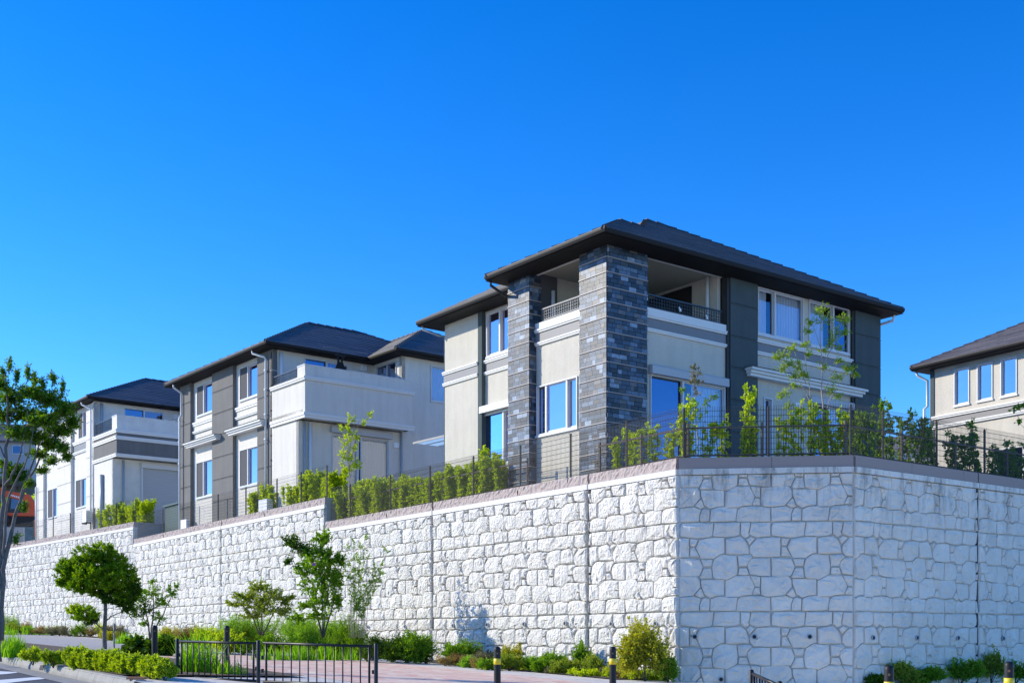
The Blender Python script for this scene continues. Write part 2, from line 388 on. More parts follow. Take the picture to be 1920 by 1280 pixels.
# zebra stripes on the road: stripes run along the road
def stripe(pxs, label):
    mb = MB(); c = [ground_at(x, y, -.129) for x, y in pxs]; mb.add([tuple(p) for p in c], [tuple(range(len(c)))])
    tag(part('road_stripe', mb, 'road_paint', None), label, 'road marking')['kind'] = 'thing'
stripe([(-70,1254.5),(-20,1256.5),(40,1259),(12,1262.5),(-70,1268)], 'short white road stripe nearer the kerb')
stripe([(-60,1279),(0,1273.5),(62,1268.5),(101,1269.8),(50,1275),(0,1281),(-60,1288)], 'long white road stripe in the bottom corner')

# ------------------------------------------------------------------ form-lined stone retaining walls
SX, SZ = 1132.0, 1120.0; TW, TH = 1.863, 1.843
ST = [
 [(88,125),(150,95),(215,60),(300,56),(385,62),(425,130),(450,195),(440,240),(418,285),(425,300),(300,308),(240,325),(88,328)],
 [(392,62),(460,66),(523,73),(520,140),(518,206),(456,196),(425,130)],
 [(456,207),(512,212),(522,300),(470,303),(427,300),(420,280)],
 [(527,74),(690,68),(865,65),(905,120),(910,205),(832,293),(825,308),(650,325),(580,325),(527,297)],
 [(908,217),(930,228),(955,300),(962,322),(905,338),(838,296)],
 [(918,100),(1060,104),(1208,108),(1206,305),(1120,312),(1030,338),(957,290),(932,215),(914,150)],
 [(1037,355),(1120,318),(1215,315),(1260,330),(1370,332),(1360,420),(1347,496),(1200,502),(1035,500),(1027,480)],
 [(240,360),(282,322),(420,310),(530,317),(600,332),(645,334),(648,506),(440,506),(230,502),(222,484)],
 [(651,332),(740,320),(825,314),(900,340),(924,347),(900,420),(893,498),(770,504),(655,506)],
 [(932,347),(967,330),(1028,352),(1021,496),(960,499),(905,498),(904,420)],
 [(1085,514),(1215,512),(1402,514),(1401,600),(1400,662),(1340,687),(1220,693),(1067,687),(1067,650)],
 [(279,516),(398,515),(388,590),(374,650),(384,682),(337,706),(322,702),(277,660)],
 [(407,516),(530,516),(644,516),(648,688),(560,694),(482,703),(388,665),(382,645)],
 [(657,560),(686,518),(880,513),(1077,513),(1068,600),(1060,678),(1000,698),(880,708),(780,698),(657,678)],
 [(91,720),(170,705),(278,690),(342,745),(383,850),(379,908),(240,914),(96,912)],
 [(347,727),(400,693),(462,715),(393,790),(386,796),(358,745)],
 [(482,714),(640,703),(768,703),(769,830),(768,942),(640,952),(432,943),(392,890),(390,830),(404,795)],
 [(779,722),(802,712),(883,720),(850,798),(820,812),(781,806)],
 [(783,824),(833,818),(870,880),(902,943),(776,938)],
 [(897,730),(1000,710),(1100,700),(1209,700),(1210,898),(1150,913),(1080,963),(922,963),(885,900),(852,825)],
 [(1062,1020),(1087,965),(1160,917),(1215,913),(1360,928),(1374,1060),(1370,1158),(1338,1183),(1232,1238),(1207,1226),(1092,1220),(1067,1190),(1058,1100)],
 [(241,930),(320,924),(393,922),(428,946),(374,1000),(354,1063),(252,1068)],
 [(256,1084),(353,1084),(383,1168),(340,1176),(247,1168)],
 [(407,964),(520,958),(641,960),(645,1080),(648,1188),(545,1188),(392,1163),(362,1070),(364,1020)],
 [(656,957),(780,960),(903,976),(940,1060),(933,1110),(898,1183),(780,1190),(657,1190)],
 [(917,977),(990,974),(1062,972),(1048,1062),(946,1062)],
 [(951,1083),(1047,1083),(1055,1150),(1062,1212),(980,1216),(907,1216),(902,1195),(937,1120)],
]
STONES = [[((x-88)/SX*TW, -(y-125)/SZ*TH) for x, y in p] for p in ST]
def grow(P, e):
    n = len(P); cx = sum(p[0] for p in P)/n; cz = sum(p[1] for p in P)/n
    return [(x+(x-cx)/max(math.hypot(x-cx, z-cz), .01)*e, z+(z-cz)/max(math.hypot(x-cx, z-cz), .01)*e) for x, z in P]
STONES = [grow(P, .005) for P in STONES]
def clip(poly, x0, x1, z0, z1):
    def cut(P, f):
        out = []
        for i in range(len(P)):
            a, b = P[i], P[(i+1) % len(P)]; fa, fb = f(a), f(b)
            if fa >= 0: out.append(a)
            if (fa >= 0) != (fb >= 0):
                s = fa/(fa-fb); out.append((a[0]+(b[0]-a[0])*s, a[1]+(b[1]-a[1])*s))
        return out
    P = poly
    for f in (lambda p: p[0]-x0, lambda p: x1-p[0], lambda p: p[1]-z0, lambda p: z1-p[1]):
        if len(P) < 3: return []
        P = cut(P, f)
    return P
def area(P): return abs(sum(P[i][0]*P[(i+1)%len(P)][1]-P[(i+1)%len(P)][0]*P[i][1] for i in range(len(P))))/2
def stone_geo(P, rnd, proud, mb, ox=0., oz=0., detail=True):
    """pillow-faced stone; outline P (x,z) about the point ox,oz; outward is -y"""
    n = len(P); cx = sum(p[0] for p in P)/n; cz = sum(p[1] for p in P)/n
    size = math.sqrt(area(P)); ph = [rnd.uniform(0, 6.28) for _ in range(4)]
    ta, tb = rnd.uniform(-.035, .035), rnd.uniform(-.03, .05)
    def ring(k, dep, jit):
        out = []
        for (x, z) in P:
            xx = cx+(x-cx)*k; zz = cz+(z-cz)*k
            d = dep + rnd.uniform(-jit, jit) + (ta*(x-cx)+tb*(z-cz))/max(size, .15)*.55*(1 if k < .97 else 0)
            out.append((xx-ox, -max(d, .012), zz-oz))
        return out
    k1 = 1-.019/max(size, .12)
    if not detail:
        r0 = [(x-ox, 0, z-oz) for x, z in P]; r1 = ring(k1, proud*.8, .008); c = [(cx-ox, -proud, cz-oz)]
        mb.add(r0+r1+c, [(i, (i+1)%n, n+(i+1)%n, n+i) for i in range(n)] + [(n+i, n+(i+1)%n, 2*n) for i in range(n)]); return
    r0 = [(x-ox, .0, z-oz) for x, z in P]; r1 = ring(k1, proud*.72, .008); r2 = ring(.82, proud*.90, .014); r3 = ring(.45, proud*1.02, .022)
    c = [(cx-ox+rnd.uniform(-.1,.1)*size, -(proud*1.05+rnd.uniform(-.015,.02)), cz-oz+rnd.uniform(-.1,.1)*size)]
    f = []
    for q in range(3):
        a, b = q*n, (q+1)*n
        f += [(a+i, a+(i+1)%n, b+(i+1)%n, b+i) for i in range(n)]
    f += [(3*n+i, 3*n+(i+1)%n, 4*n) for i in range(n)]
    mb.add(r0+r1+r2+r3+c, f)
VAR = {}
def stone_mesh(k, v, m, proud):
    key = (k, v, m)
    if key not in VAR:
        P = STONES[k]; n = len(P); cx = sum(p[0] for p in P)/n; cz = sum(p[1] for p in P)/n
        mb = MB(); stone_geo(P, random.Random(k*17+v), proud, mb, cx, cz); VAR[key] = (mb.mesh('stone', m), cx, cz)
    return VAR[key]
class Facet:
    """vertical wall face from plan point A (left end seen from outside) to B"""
    def __init__(s, A, B):
        s.A = Vector(A); s.B = Vector(B); s.L = (s.B-s.A).length; s.d = (s.B-s.A)/s.L; s.rz = math.atan2(s.d.y, s.d.x); s.inw = Vector((-s.d.y, s.d.x))
    def w(s, x, y, z): p = s.A + s.d*x + s.inw*y; return Vector((p.x, p.y, z))
def build_facet(root, fc, zb, zt, m, proud, xph, zph, budget, x0=0., x1=None):
    """stones individually (the nearest `budget`), the rest joined; zb/zt bottom and top"""
    if x1 is None: x1 = fc.L
    R = root.location
    body = MB(); body.box(x0, x1, .0, .35, zb, zt); o = part('wall_body', body, 'wall_joint', root); o.location = fc.w(0,0,0)-R; o.rotation_euler = (0,0,fc.rz)
    items = []
    i0 = int(math.floor((x0-xph)/TW))-1; i1 = int(math.ceil((x1-xph)/TW))+1
    j0 = int(math.floor((zb-zph)/TH))-1; j1 = int(math.ceil((zt-zph)/TH))+2
    for i in range(i0, i1+1):
        for j in range(j0, j1+1):
            for k, P in enumerate(STONES):
                ox, oz = xph+i*TW, zph+j*TH
                Q = [(x+ox, z+oz) for x, z in P]
                xa, xb = min(p[0] for p in Q), max(p[0] for p in Q); za, zc = min(p[1] for p in Q), max(p[1] for p in Q)
                if xb < x0+.03 or xa > x1-.03 or zc < zb+.03 or za > zt-.03: continue
                if xa >= x0+.008 and xb <= x1-.008 and za >= zb and zc <= zt-.008: items.append((k, (i*3+j*5+k) % 2, ox, oz, None, Q))
                else:
                    C = clip(Q, x0+.012, x1-.012, zb, zt-.012)
                    if len(C) >= 3 and area(C) > .004: items.append((k, 0, ox, oz, C, C))
    def dist(it):
        q = it[5]; p = fc.w(q[0][0], 0, q[0][1]); return p.length/math.sqrt(area(q))
    items.sort(key=dist)
    rest = MB(); nrest = 0
    for q, (k, v, ox, oz, C, Q) in enumerate(items):
        if q < budget:
            if C is None:
                me, cx, cz = stone_mesh(k, v, m, proud)
            else:
                mb = MB(); cx = sum(p[0] for p in C)/len(C); cz = sum(p[1] for p in C)/len(C); stone_geo(C, random.Random(q), proud, mb, cx, cz); me = mb.mesh('stone', m); ox = oz = 0
            o = link('stone', me, root, fc.w(cx+ox, 0, cz+oz)-R, fc.rz)
        else:
            stone_geo(Q, random.Random(q), proud, rest); nrest += 1
    if nrest:
        o = part('stones', rest, m, root, kind='stuff'); o.location = fc.w(0,0,0)-R; o.rotation_euler = (0,0,fc.rz)
def facet_part(root, fc, name, mb, m, **k):
    o = part(name, mb, m, root, **k); o.location = fc.w(0,0,0)-root.location; o.rotation_euler = (0,0,fc.rz); return o
def cap_run(root, fc, x0, x1, zc, rough, seg=2.0, top=.235, cm='coping'):
    """smooth coping band (zc..zc+.115) and the brown block course above"""
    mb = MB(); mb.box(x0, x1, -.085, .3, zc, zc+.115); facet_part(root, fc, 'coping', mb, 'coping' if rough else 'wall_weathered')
    x = x0; q = 0
    while x < x1-.02:
        xe = min(x+seg, x1); 
        if x1-xe < .4: xe = x1
        mb = MB(); n = max(2, int((xe-x)/.06)) if rough else 1; nz = 4 if rough else 1; z0, z1 = zc+.116, zc+.115+top
        rr = random.Random(int(x*100)+q); vs_ = []
        for jz in range(nz+1):
            for ix in range(n+1):
                off = rr.uniform(-.022, .014) if rough and 0 < jz else 0
                xx = x+.004+(xe-x-.008)*ix/n
                vs_.append((xx, -.055+off, z0+(z1-z0)*jz/nz))
        k = n+1
        mb.add(vs_, [(j*k+i, j*k+i+1, (j+1)*k+i+1, (j+1)*k+i) for j in range(nz) for i in range(n)])
        b = nz*k
        mb.add([vs_[b+i] for i in range(k)]+[(vs_[b+i][0], .28, z1) for i in range(k)], [(i, i+1, k+i+1, k+i) for i in range(n)])
        mb.quad((x+.004,-.05,z0),(x+.004,-.05,z1),(x+.004,.28,z1),(x+.004,.28,z0)); mb.quad((xe-.004,-.05,z0),(xe-.004,.28,z0),(xe-.004,.28,z1),(xe-.004,-.05,z1))
        mb.quad((x+.004,.28,z0),(xe-.004,.28,z0),(xe-.004,.28,z1),(x+.004,.28,z1))
        facet_part(root, fc, 'cap_block', mb, 'cap_block' if rough else 'cap_smooth'); x = xe; q += 1
def seal(root, fc, x, zb, zt):
    mb = MB(); mb.box(x-.026, x+.026, -.03, .2, zb, zt); facet_part(root, fc, 'expansion_joint', mb, 'joint_seal')
def weep(root, fc, x, z, proud):
    mb = MB(); n = 12
    vs_ = []
    for r, y in ((.055, -proud*.9), (.055, -proud-.035), (.040, -proud-.035), (.036, .1)):
        for j in range(n): vs_.append((x+r*math.cos(6.2832*j/n), y, z+r*math.sin(6.2832*j/n)))
    f = [(i*n+j, i*n+(j+1)%n, (i+1)*n+(j+1)%n, (i+1)*n+j) for i in range(3) for j in range(n)]
    mb.add(vs_, f); o = facet_part(root, fc, 'weep_pipe', mb, 'pipe_grey')
    mb = MB(); mb.add([(x+.039*math.cos(6.2832*j/n), -proud-.028, z+.039*math.sin(6.2832*j/n)) for j in range(n)], [tuple(range(n))])
    q = part('pipe_hole', mb, 'rubber', o)

ZC1 = 3.431; ZC2 = ZC1+.787; ZC3 = ZC2+.787
P7 = Vector((6.98, 24.6)); DR = Vector((.805, .593))
def TL(t): return P0 + LW*t
P5 = TL(35.8); P6 = Vector((-28.2, 67.4)); P6b = P6 + (P6-P5).normalized()*8
def tpx(px, n=0.0):                     # wall abscissa t seen at photograph column px
    k = (px-960)/FPX; B = P0+NW*n
    return (B.x-k*B.y)/(k*LW.y-LW.x)
T1, T2, T3, T4 = tpx(1108.5), tpx(816), tpx(613), tpx(418.5)

HP = 3.073
# corner casting: lit return, shaded front, shaded right side up to its joint
wc = thing('retaining_wall', 'pale stone-faced retaining wall turning the shaded corner under the pillar house', 'retaining wall', (P0.x, P0.y, -1.2))
fA = Facet(TL(T1), P0); fF = Facet(P0, P7); fR = Facet(P7, P7+DR*4.35)
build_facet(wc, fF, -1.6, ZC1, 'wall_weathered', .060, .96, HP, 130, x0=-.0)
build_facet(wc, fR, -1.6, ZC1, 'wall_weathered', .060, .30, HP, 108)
build_facet(wc, fA, -1.3, ZC1, 'wall_concrete', .10, .35, HP, 62, x1=fA.L+.045)
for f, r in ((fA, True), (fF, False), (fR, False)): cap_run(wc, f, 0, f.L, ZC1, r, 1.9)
for px in (1301, 1414, 1518):
    x = (px-1270)/330*fF.L; weep(wc, fF, x, .07+.01, .06)
weep(wc, fF, (1351-1270)/330*fF.L, -.80, .06)
for x in (.55, 2.05, 3.55): weep(wc, fR, x, .06, .06)
weep(wc, fA, T1-.15-1.9, .37, .085); weep(wc, fA, 2.3, .36, .085)
seal(wc, fA, -.02, -1.3, ZC1); seal(wc, fR, 4.36, -1.6, ZC1)
# further casting on the right
w2 = thing('retaining_wall', 'shaded stone-faced retaining wall right of the dark joint, running out of the picture', 'retaining wall', (*(P7+DR*4.38), -1.2))
f2 = Facet(P7+DR*4.38, P7+DR*11.5)
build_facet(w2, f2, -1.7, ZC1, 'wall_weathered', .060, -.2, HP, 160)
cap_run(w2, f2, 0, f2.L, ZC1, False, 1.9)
for x in (.95, 2.3, 3.7, 5.2): weep(w2, f2, x, .05, .06)
# sunlit castings
def lit_panel(ta, tb, zc, label, budget, zb, ph, weeps=()):
    f = Facet(TL(tb), TL(ta)); r = thing('retaining_wall', label, 'retaining wall', (*TL(tb), zb+.3), group='sunlit retaining wall castings')
    build_facet(r, f, zb, zc, 'wall_concrete', .10, ph, HP+(zc-ZC1), budget); cap_run(r, f, 0, f.L, zc, True, 2.0); seal(r, f, -.03, zb, zc)
    for x in weeps: weep(r, f, x, .40, .10)
    return r, f
lit_panel(T1+.06, T2, ZC1, 'sunlit rock-faced retaining wall left of the first dark joint, bollards in front', 280, -1.2, .2, (1.1, 2.75, 4.35, 6.0))
lit_panel(T2+.06, T3, ZC1, 'sunlit rock-faced retaining wall behind the shrubs, ending at the lower step', 280, -1.0, .5, (3.0, 5.2))
r2, f2b = lit_panel(T3+.02, T4, ZC2, 'sunlit rock-faced retaining wall right below the grey striped house', 280, -.8, .3)
r3, f3b = lit_panel(T4+.06, 35.78, ZC2, 'sunlit rock-faced retaining wall with the round clipped tree in front', 270, -.6, .8)
f4 = Facet(P6b, P5); r4 = thing('retaining_wall', 'far sunlit retaining wall below the white house with the rolled shutter', 'retaining wall', (*P6b, 0), group='sunlit retaining wall castings')
build_facet(r4, f4, -.4, ZC3, 'wall_concrete', .085, .1, HP+ZC3-ZC1, 200); cap_run(r4, f4, 0, f4.L, ZC3, True, 2.0)
# returns at the two steps
for root, P, z0, z1 in ((r2, TL(T3), ZC1, ZC2), (r4, P5, ZC2, ZC3)):
    f = Facet(P, P+Vector((.8198,.5727))*5); mb = MB(); mb.box(.0, 5, .012, .25, z0-.1, z1+.345)
    facet_part(root, f, 'return_wall', mb, 'concrete_grey')
# terraces behind the walls
mat('terrace_gravel', (.56,.52,.45), 1.0, spec=.05, noise=.2, nscale=5)
def terrace(name, pts, z):
    mb = MB(); n = len(pts); mb.add([(p[0], p[1], z) for p in pts], [tuple(range(n))]); link(name, mb.mesh(name, 'terrace_gravel'))['kind'] = 'structure'
IN = Vector((.8198, .5727))
terrace('terrace', [TL(T3)+IN*.2, TL(0)+IN*.35, P7+Vector((-.1,.3)), P7+DR*11.5+Vector((-.15,.2)), P7+DR*60, P7+DR*60+LW*60, TL(T3)+IN*45], ZC1+.26)
terrace('terrace', [P5+IN*.2, TL(T3)+IN*.2, TL(T3)+IN*24, P5+IN*24], ZC2+.26)
terrace('terrace', [P6b+IN*.2+Vector((0,0)), P5+IN*.2, P5+IN*24, P6b+IN*24], ZC3+.26)
# ------------------------------------------------------------------ houses: local x = along the shaded side (R), local y = along the sunlit side (L)
class House:
    def __init__(s, name, label, px, d, th, zb, group=None):
        A = at(px, 1200, d); s.zb = zb
        s.root = thing(name, label, 'house', (A.x, A.y, zb), rad(th), group)
    def o(s, name, mb, m, parent=None, smooth=False, label=None, kind=None):
        return part(name, mb, m, parent or s.root, smooth, -s.zb, label=label, kind=kind)
def fpt(face, plane):
    """(a, depth inward, z) -> local xyz"""
    if face == 'L': return lambda a, dp, z: (plane+dp, a, z)
    return lambda a, dp, z: (a, plane+dp, z)
def fbox(mb, face, plane, a0, a1, d0, d1, z0, z1):
    f = fpt(face, plane)
    p, q = f(a0, d0, z0), f(a1, d1, z1)
    mb.box(min(p[0],q[0]), max(p[0],q[0]), min(p[1],q[1]), max(p[1],q[1]), z0, z1)
def wallf(mb, face, plane, a0, a1, z0, z1, holes=(), t=.16):
    f = fpt(face, plane)
    A = sorted({a0, a1, *[h[0] for h in holes], *[h[1] for h in holes]}); Z = sorted({z0, z1, *[h[2] for h in holes], *[h[3] for h in holes]})
    for i in range(len(A)-1):
        for j in range(len(Z)-1):
            ca, cz = (A[i]+A[i+1])/2, (Z[j]+Z[j+1])/2
            if any(h[0] < ca < h[1] and h[2] < cz < h[3] for h in holes): continue
            for dp in (0, t): mb.quad(f(A[i],dp,Z[j]), f(A[i+1],dp,Z[j]), f(A[i+1],dp,Z[j+1]), f(A[i],dp,Z[j+1]))
    for (b0, b1, y0, y1) in list(holes)+[(a0, a1, z0, z1)]:
        for p, q in (((b0,y0),(b1,y0)), ((b1,y0),(b1,y1)), ((b1,y1),(b0,y1)), ((b0,y1),(b0,y0))):
            mb.quad(f(p[0],0,p[1]), f(q[0],0,q[1]), f(q[0],t,q[1]), f(p[0],t,p[1]))
def folds(mb, face, plane, a0, a1, dp, z0, z1, amp=.016, pitch=.11, seed=0):
    f = fpt(face, plane); n = max(4, int((a1-a0)/pitch*4)); rr = random.Random(seed); ph = rr.uniform(0, 6)
    P = []
    for i in range(n+1):
        a = a0+(a1-a0)*i/n; P.append((a, dp+amp*math.sin(ph+a/pitch*6.283+1.2*math.sin(a*3.1+ph))))
    vs_ = [f(a, d, z0) for a, d in P]+[f(a, d, z1) for a, d in P]
    mb.add(vs_, [(i, i+1, n+2+i, n+1+i) for i in range(n)])
WN = [0]
def window(H, face, plane, a0, a1, z0, z1, mull=(), name='window', curtain=True, cm='curtain', frame='alu_white', dark=(), screen=(), sill=True, fw=.030, glass='glass', cur_z=None, gaps=True, famp=.016):
    """recessed sash window: frame part with panes, curtains, sill as its own pieces"""
    WN[0] += 1
    cuts = [a0, *mull, a1]; mb = MB()
    fbox(mb, face, plane, a0, a1, -.035, .10, z1-fw, z1); fbox(mb, face, plane, a0, a1, -.035, .10, z0, z0+fw)
    fbox(mb, face, plane, a0, a0+fw, -.035, .10, z0+fw, z1-fw); fbox(mb, face, plane, a1-fw, a1, -.035, .10, z0+fw, z1-fw)
    for m_ in mull: fbox(mb, face, plane, m_-.03, m_+.03, -.015, .09, z0+fw, z1-fw)
    w_ = H.o(name, mb, frame)
    f = fpt(face, plane)
    for i in range(len(cuts)-1):
        b0, b1 = cuts[i]+(fw if i == 0 else .03), cuts[i+1]-(fw if i == len(cuts)-2 else .03); dp = .035 if i % 2 else .065
        s_ = MB()          # sash stiles
        for (c0, c1, y0, y1) in ((b0, b0+.022, z0+fw, z1-fw), (b1-.022, b1, z0+fw, z1-fw), (b0+.022, b1-.022, z0+fw, z0+fw+.045), (b0+.022, b1-.022, z1-fw-.028, z1-fw)):
            fbox(s_, face, plane, c0, c1, dp-.012, dp+.02, y0, y1)
        H.o('sash', s_, frame if i not in dark else 'frame_dark', w_)
        g = MB(); g.quad(f(b0+.02,dp,z0+fw+.043), f(b1-.02,dp,z0+fw+.043), f(b1-.02,dp,z1-fw-.026), f(b0+.02,dp,z1-fw-.026))
        H.o('pane', g, 'glass_dark' if i in dark else glass, w_)
        if i in screen:
            g = MB(); fbox(g, face, plane, b0, b1, -.012, -.006, z0+fw, z1-fw); H.o('insect_screen', g, 'screen_mesh', w_)
        if curtain and i not in dark:
            rg = random.Random(WN[0]*31+i); gp_ = (b1-b0)*rg.choice((0,.12,.28,.4)) if gaps else 0; lf = rg.random() < .5
            c = MB(); folds(c, face, plane, b0-.02+(gp_ if lf else 0), b1+.02-(0 if lf else gp_), .135, (cur_z or z0)-.02, z1+.02, amp=famp, seed=WN[0]*7+i); H.o('curtain', c, cm, w_)
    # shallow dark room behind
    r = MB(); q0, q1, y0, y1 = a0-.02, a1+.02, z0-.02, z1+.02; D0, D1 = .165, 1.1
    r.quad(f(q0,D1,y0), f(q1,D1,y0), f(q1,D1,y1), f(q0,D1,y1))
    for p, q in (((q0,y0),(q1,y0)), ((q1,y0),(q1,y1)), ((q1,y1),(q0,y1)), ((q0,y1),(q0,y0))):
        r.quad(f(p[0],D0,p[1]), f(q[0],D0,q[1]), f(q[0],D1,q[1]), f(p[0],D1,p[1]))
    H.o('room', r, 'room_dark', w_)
    if sill:
        s_ = MB(); fbox(s_, face, plane, a0-.03, a1+.03, -.055, .0, z0-.055, z0-.002); H.o('sill', s_, frame, w_)
    return w_
def shutter_box(H, face, plane, a0, a1, z0, z1, m='shutter_grey', proud=.16):
    f = fpt(face, plane); mb = MB(); r = .05; prof = [(0,z0),(-proud,z0),(-proud,z1-r)] + [(-proud+r-r*math.cos(t), z1-r+r*math.sin(t)) for t in (.4,.8,1.2,1.57)] + [(0,z1)]
    n = len(prof); vs_ = [f(a0,d,z) for d,z in prof]+[f(a1,d,z) for d,z in prof]
    mb.add(vs_, [tuple(range(n)), tuple(range(2*n-1,n-1,-1))]+[(i,n+i,n+(i+1)%n,(i+1)%n) for i in range(n)])
    return H.o('shutter_box', mb, m)
def moulding(H, face, plane, a0, a1, z0, z1, proud=.07, m='trim_white', steps=2, name='moulding'):
    """stepped cornice strip"""
    mb = MB(); h = (z1-z0)/steps
    for i in range(steps): fbox(mb, face, plane, a0-.0012*i, a1+.0012*i, -proud*(.45+.55*(i+1)/steps), .0, z0+h*i, z0+h*(i+1)-.0015)
    return H.o(name, mb, m)
def slope(mb, M, run, x0f, x1f, z0, pitch, c=.30, th=.020):
    """stepped shingle courses. M(a,s,z)->local; a along the eave, s inward from the eave"""
    n = max(1, int(round(run/c))); c = run/n; rr = random.Random(n)
    for i in range(n):
        s0, s1 = i*c, (i+1)*c
        a0, a1, b0, b1 = x0f(s0), x1f(s0), x0f(s1), x1f(s1)
        if a1-a0 < .02: continue
        if b1-b0 < 0: b0 = b1 = (b0+b1)/2
        k = max(1, int((a1-a0)/.9))
        for q in range(k):
            t0, t1 = q/k, (q+1)/k; jit = rr.uniform(-.004, .004)
            pa0, pa1, pb0, pb1 = a0+(a1-a0)*t0, a0+(a1-a0)*t1, b0+(b1-b0)*t0, b0+(b1-b0)*t1
            zl, zh = z0+pitch*s0, z0+pitch*s1
            mb.quad(M(pa0,s0,zl+th+jit), M(pa1,s0,zl+th+jit), M(pb1,s1,zh+.003), M(pb0,s1,zh+.003))
            mb.quad(M(pa0,s0,zl-.01), M(pa1,s0,zl-.01), M(pa1,s0,zl+th+jit), M(pa0,s0,zl+th+jit))
def ridge_tiles(H, parent, P, Q, m, L=.36, wdt=.10, h=.022):
    """overlapping cap tiles along a hip or ridge from P (low) to Q (high)"""
    P = Vector(P); Q = Vector(Q); n = max(1, int((Q-P).length/L)); d = (Q-P)/n; t = d.normalized(); s = t.cross(Vector((0,0,1))).normalized(); u = s.cross(t)
    mb = MB(); a = Vector((0,0,0)); b = d*1.08
    low = [a-s*wdt-u*.05, a-s*wdt*.55+u*(h+.012), a+s*wdt*.55+u*(h+.012), a+s*wdt-u*.05]; hi = [b-s*wdt-u*.07, b-s*wdt*.55+u*(h-.018), b+s*wdt*.55+u*(h-.018), b+s*wdt-u*.07]
    mb.add(low+hi, [(0,1,2,3),(7,6,5,4),(0,4,5,1),(1,5,6,2),(2,6,7,3)])
    me = mb.mesh('ridge_tile', m)
    for i in range(n):
        p = P+d*i; link('ridge_tile', me, parent, (p.x, p.y, p.z-H.zb))
def eaves(H, outline, z, soffit_drop=.12, wsof=.85):
    """gutter swept round the eave outline (counter-clockwise) and the soffit"""
    n = len(outline); O = [Vector(p) for p in outline]; prof = [(-.16,.015),(-.105,.005),(-.10,-.05),(-.012,-.05),(-.008,.012),(.0,.014),(.0,-.03),(-.022,-.085),(-.07,-.115),(-.16,-.125)]
    vs_ = []; 
    for i in range(n):
        a = (O[i]-O[i-1]).normalized(); b = (O[(i+1)%n]-O[i]).normalized()
        na = Vector((a.y,-a.x)); nb = Vector((b.y,-b.x)); m_ = (na+nb); m_ = m_/max(m_.dot(na), .2)
        for o_, dz in prof: p = O[i]+m_*o_; vs_.append((p.x, p.y, z+dz))
    k = len(prof); mb = MB()
    mb.add(vs_, [(i*k+j, ((i+1)%n)*k+j, ((i+1)%n)*k+j+1, i*k+j+1) for i in range(n) for j in range(k-1)])
    H.o('gutter', mb, 'gutter_dark')
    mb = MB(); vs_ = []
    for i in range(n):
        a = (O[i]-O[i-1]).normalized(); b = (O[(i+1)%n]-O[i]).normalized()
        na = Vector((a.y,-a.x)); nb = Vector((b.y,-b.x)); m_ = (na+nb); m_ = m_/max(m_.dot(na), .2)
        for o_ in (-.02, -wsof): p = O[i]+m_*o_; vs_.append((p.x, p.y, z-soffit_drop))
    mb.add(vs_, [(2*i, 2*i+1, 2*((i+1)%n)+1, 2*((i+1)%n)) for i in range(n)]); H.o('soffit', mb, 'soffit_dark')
def pipe(H, pts, r=.04, m='pipe_white', brackets=()):
    mb = MB(); mb.tube(pts, r, 10); p = H.o('downpipe', mb, m, smooth=True)
    for b in brackets:
        q = MB(); q.box(b[0]-r-.012, b[0]+r+.012, b[1]-r-.012, b[1]+r+.012, b[2]-.02, b[2]+.02); H.o('bracket', q, 'gutter_dark' if m != 'pipe_white' else m, p)
    return p
def railing(H, face, plane, a0, a1, z0, z1, m='rail_black', depth=.05):
    mb = MB(); f = fpt(face, plane)
    fbox(mb, face, plane, a0, a1, 0, depth, z1-.035, z1); fbox(mb, face, plane, a0, a1, .01, depth-.01, z0, z0+.025)
    n = max(2, int((a1-a0)/.085)); h = z1-z0
    for i in range(n+1):
        a = a0+(a1-a0)*i/n; wd = .012 if i % 7 else .02; fbox(mb, face, plane, a-wd/2, a+wd/2, .018, .032, z0+.025, z1-.035)
    for q in range(1, 4): fbox(mb, face, plane, a0, a1, .033, .041, z0+h*q/4-.006, z0+h*q/4+.006)
    return H.o('railing', mb, m)
def canopy(H, face, plane, a0, a1, z0, z1, proud):
    mb = MB(); h = (z1-z0)
    for k, (p, lo, hi) in enumerate(((.62, 0, .34), (.80, .34, .64), (1.0, .64, .93))):
        e = proud*(1-p)*.6
        fbox(mb, face, plane, a0+e, a1-e, -proud*p, 0, z0+h*lo, z0+h*hi-.002)
    c = H.o('window_canopy', mb, 'trim_white'); t = MB(); fbox(t, face, plane, a0-.02, a1+.02, -proud-.02, .0, z0+h*.93, z1); H.o('canopy_flashing', t, 'dark_trim', c)
def panels(H, face, plane, a0, a1, zs, m, dpt=.10, gap=.012):
    """a pilaster clad in boards with open horizontal joints"""
    b = MB(); fbox(b, face, plane, a0+.004, a1-.004, .022, dpt, zs[0], zs[-1]); H.o('pilaster_core', b, m)
    for z0, z1 in zip(zs, zs[1:]):
        mb = MB(); fbox(mb, face, plane, a0, a1, 0, dpt-.01, z0+gap, z1-gap); H.o('wall_panel', mb, m)
        e = MB(); fbox(e, face, plane, a0-.006, a1+.006, -.010, .015, z1-gap-.022, z1-gap); H.o('joint_trim', e, m)

# ================================================================== house 1: stone-tiled pillars
H1 = House('pillar_house', 'beige two-storey house with two dark tiled pillars and a recessed corner balcony', 1138, 28.2, 37, 3.68)
H = H1; zb, zt = 3.68, 9.42
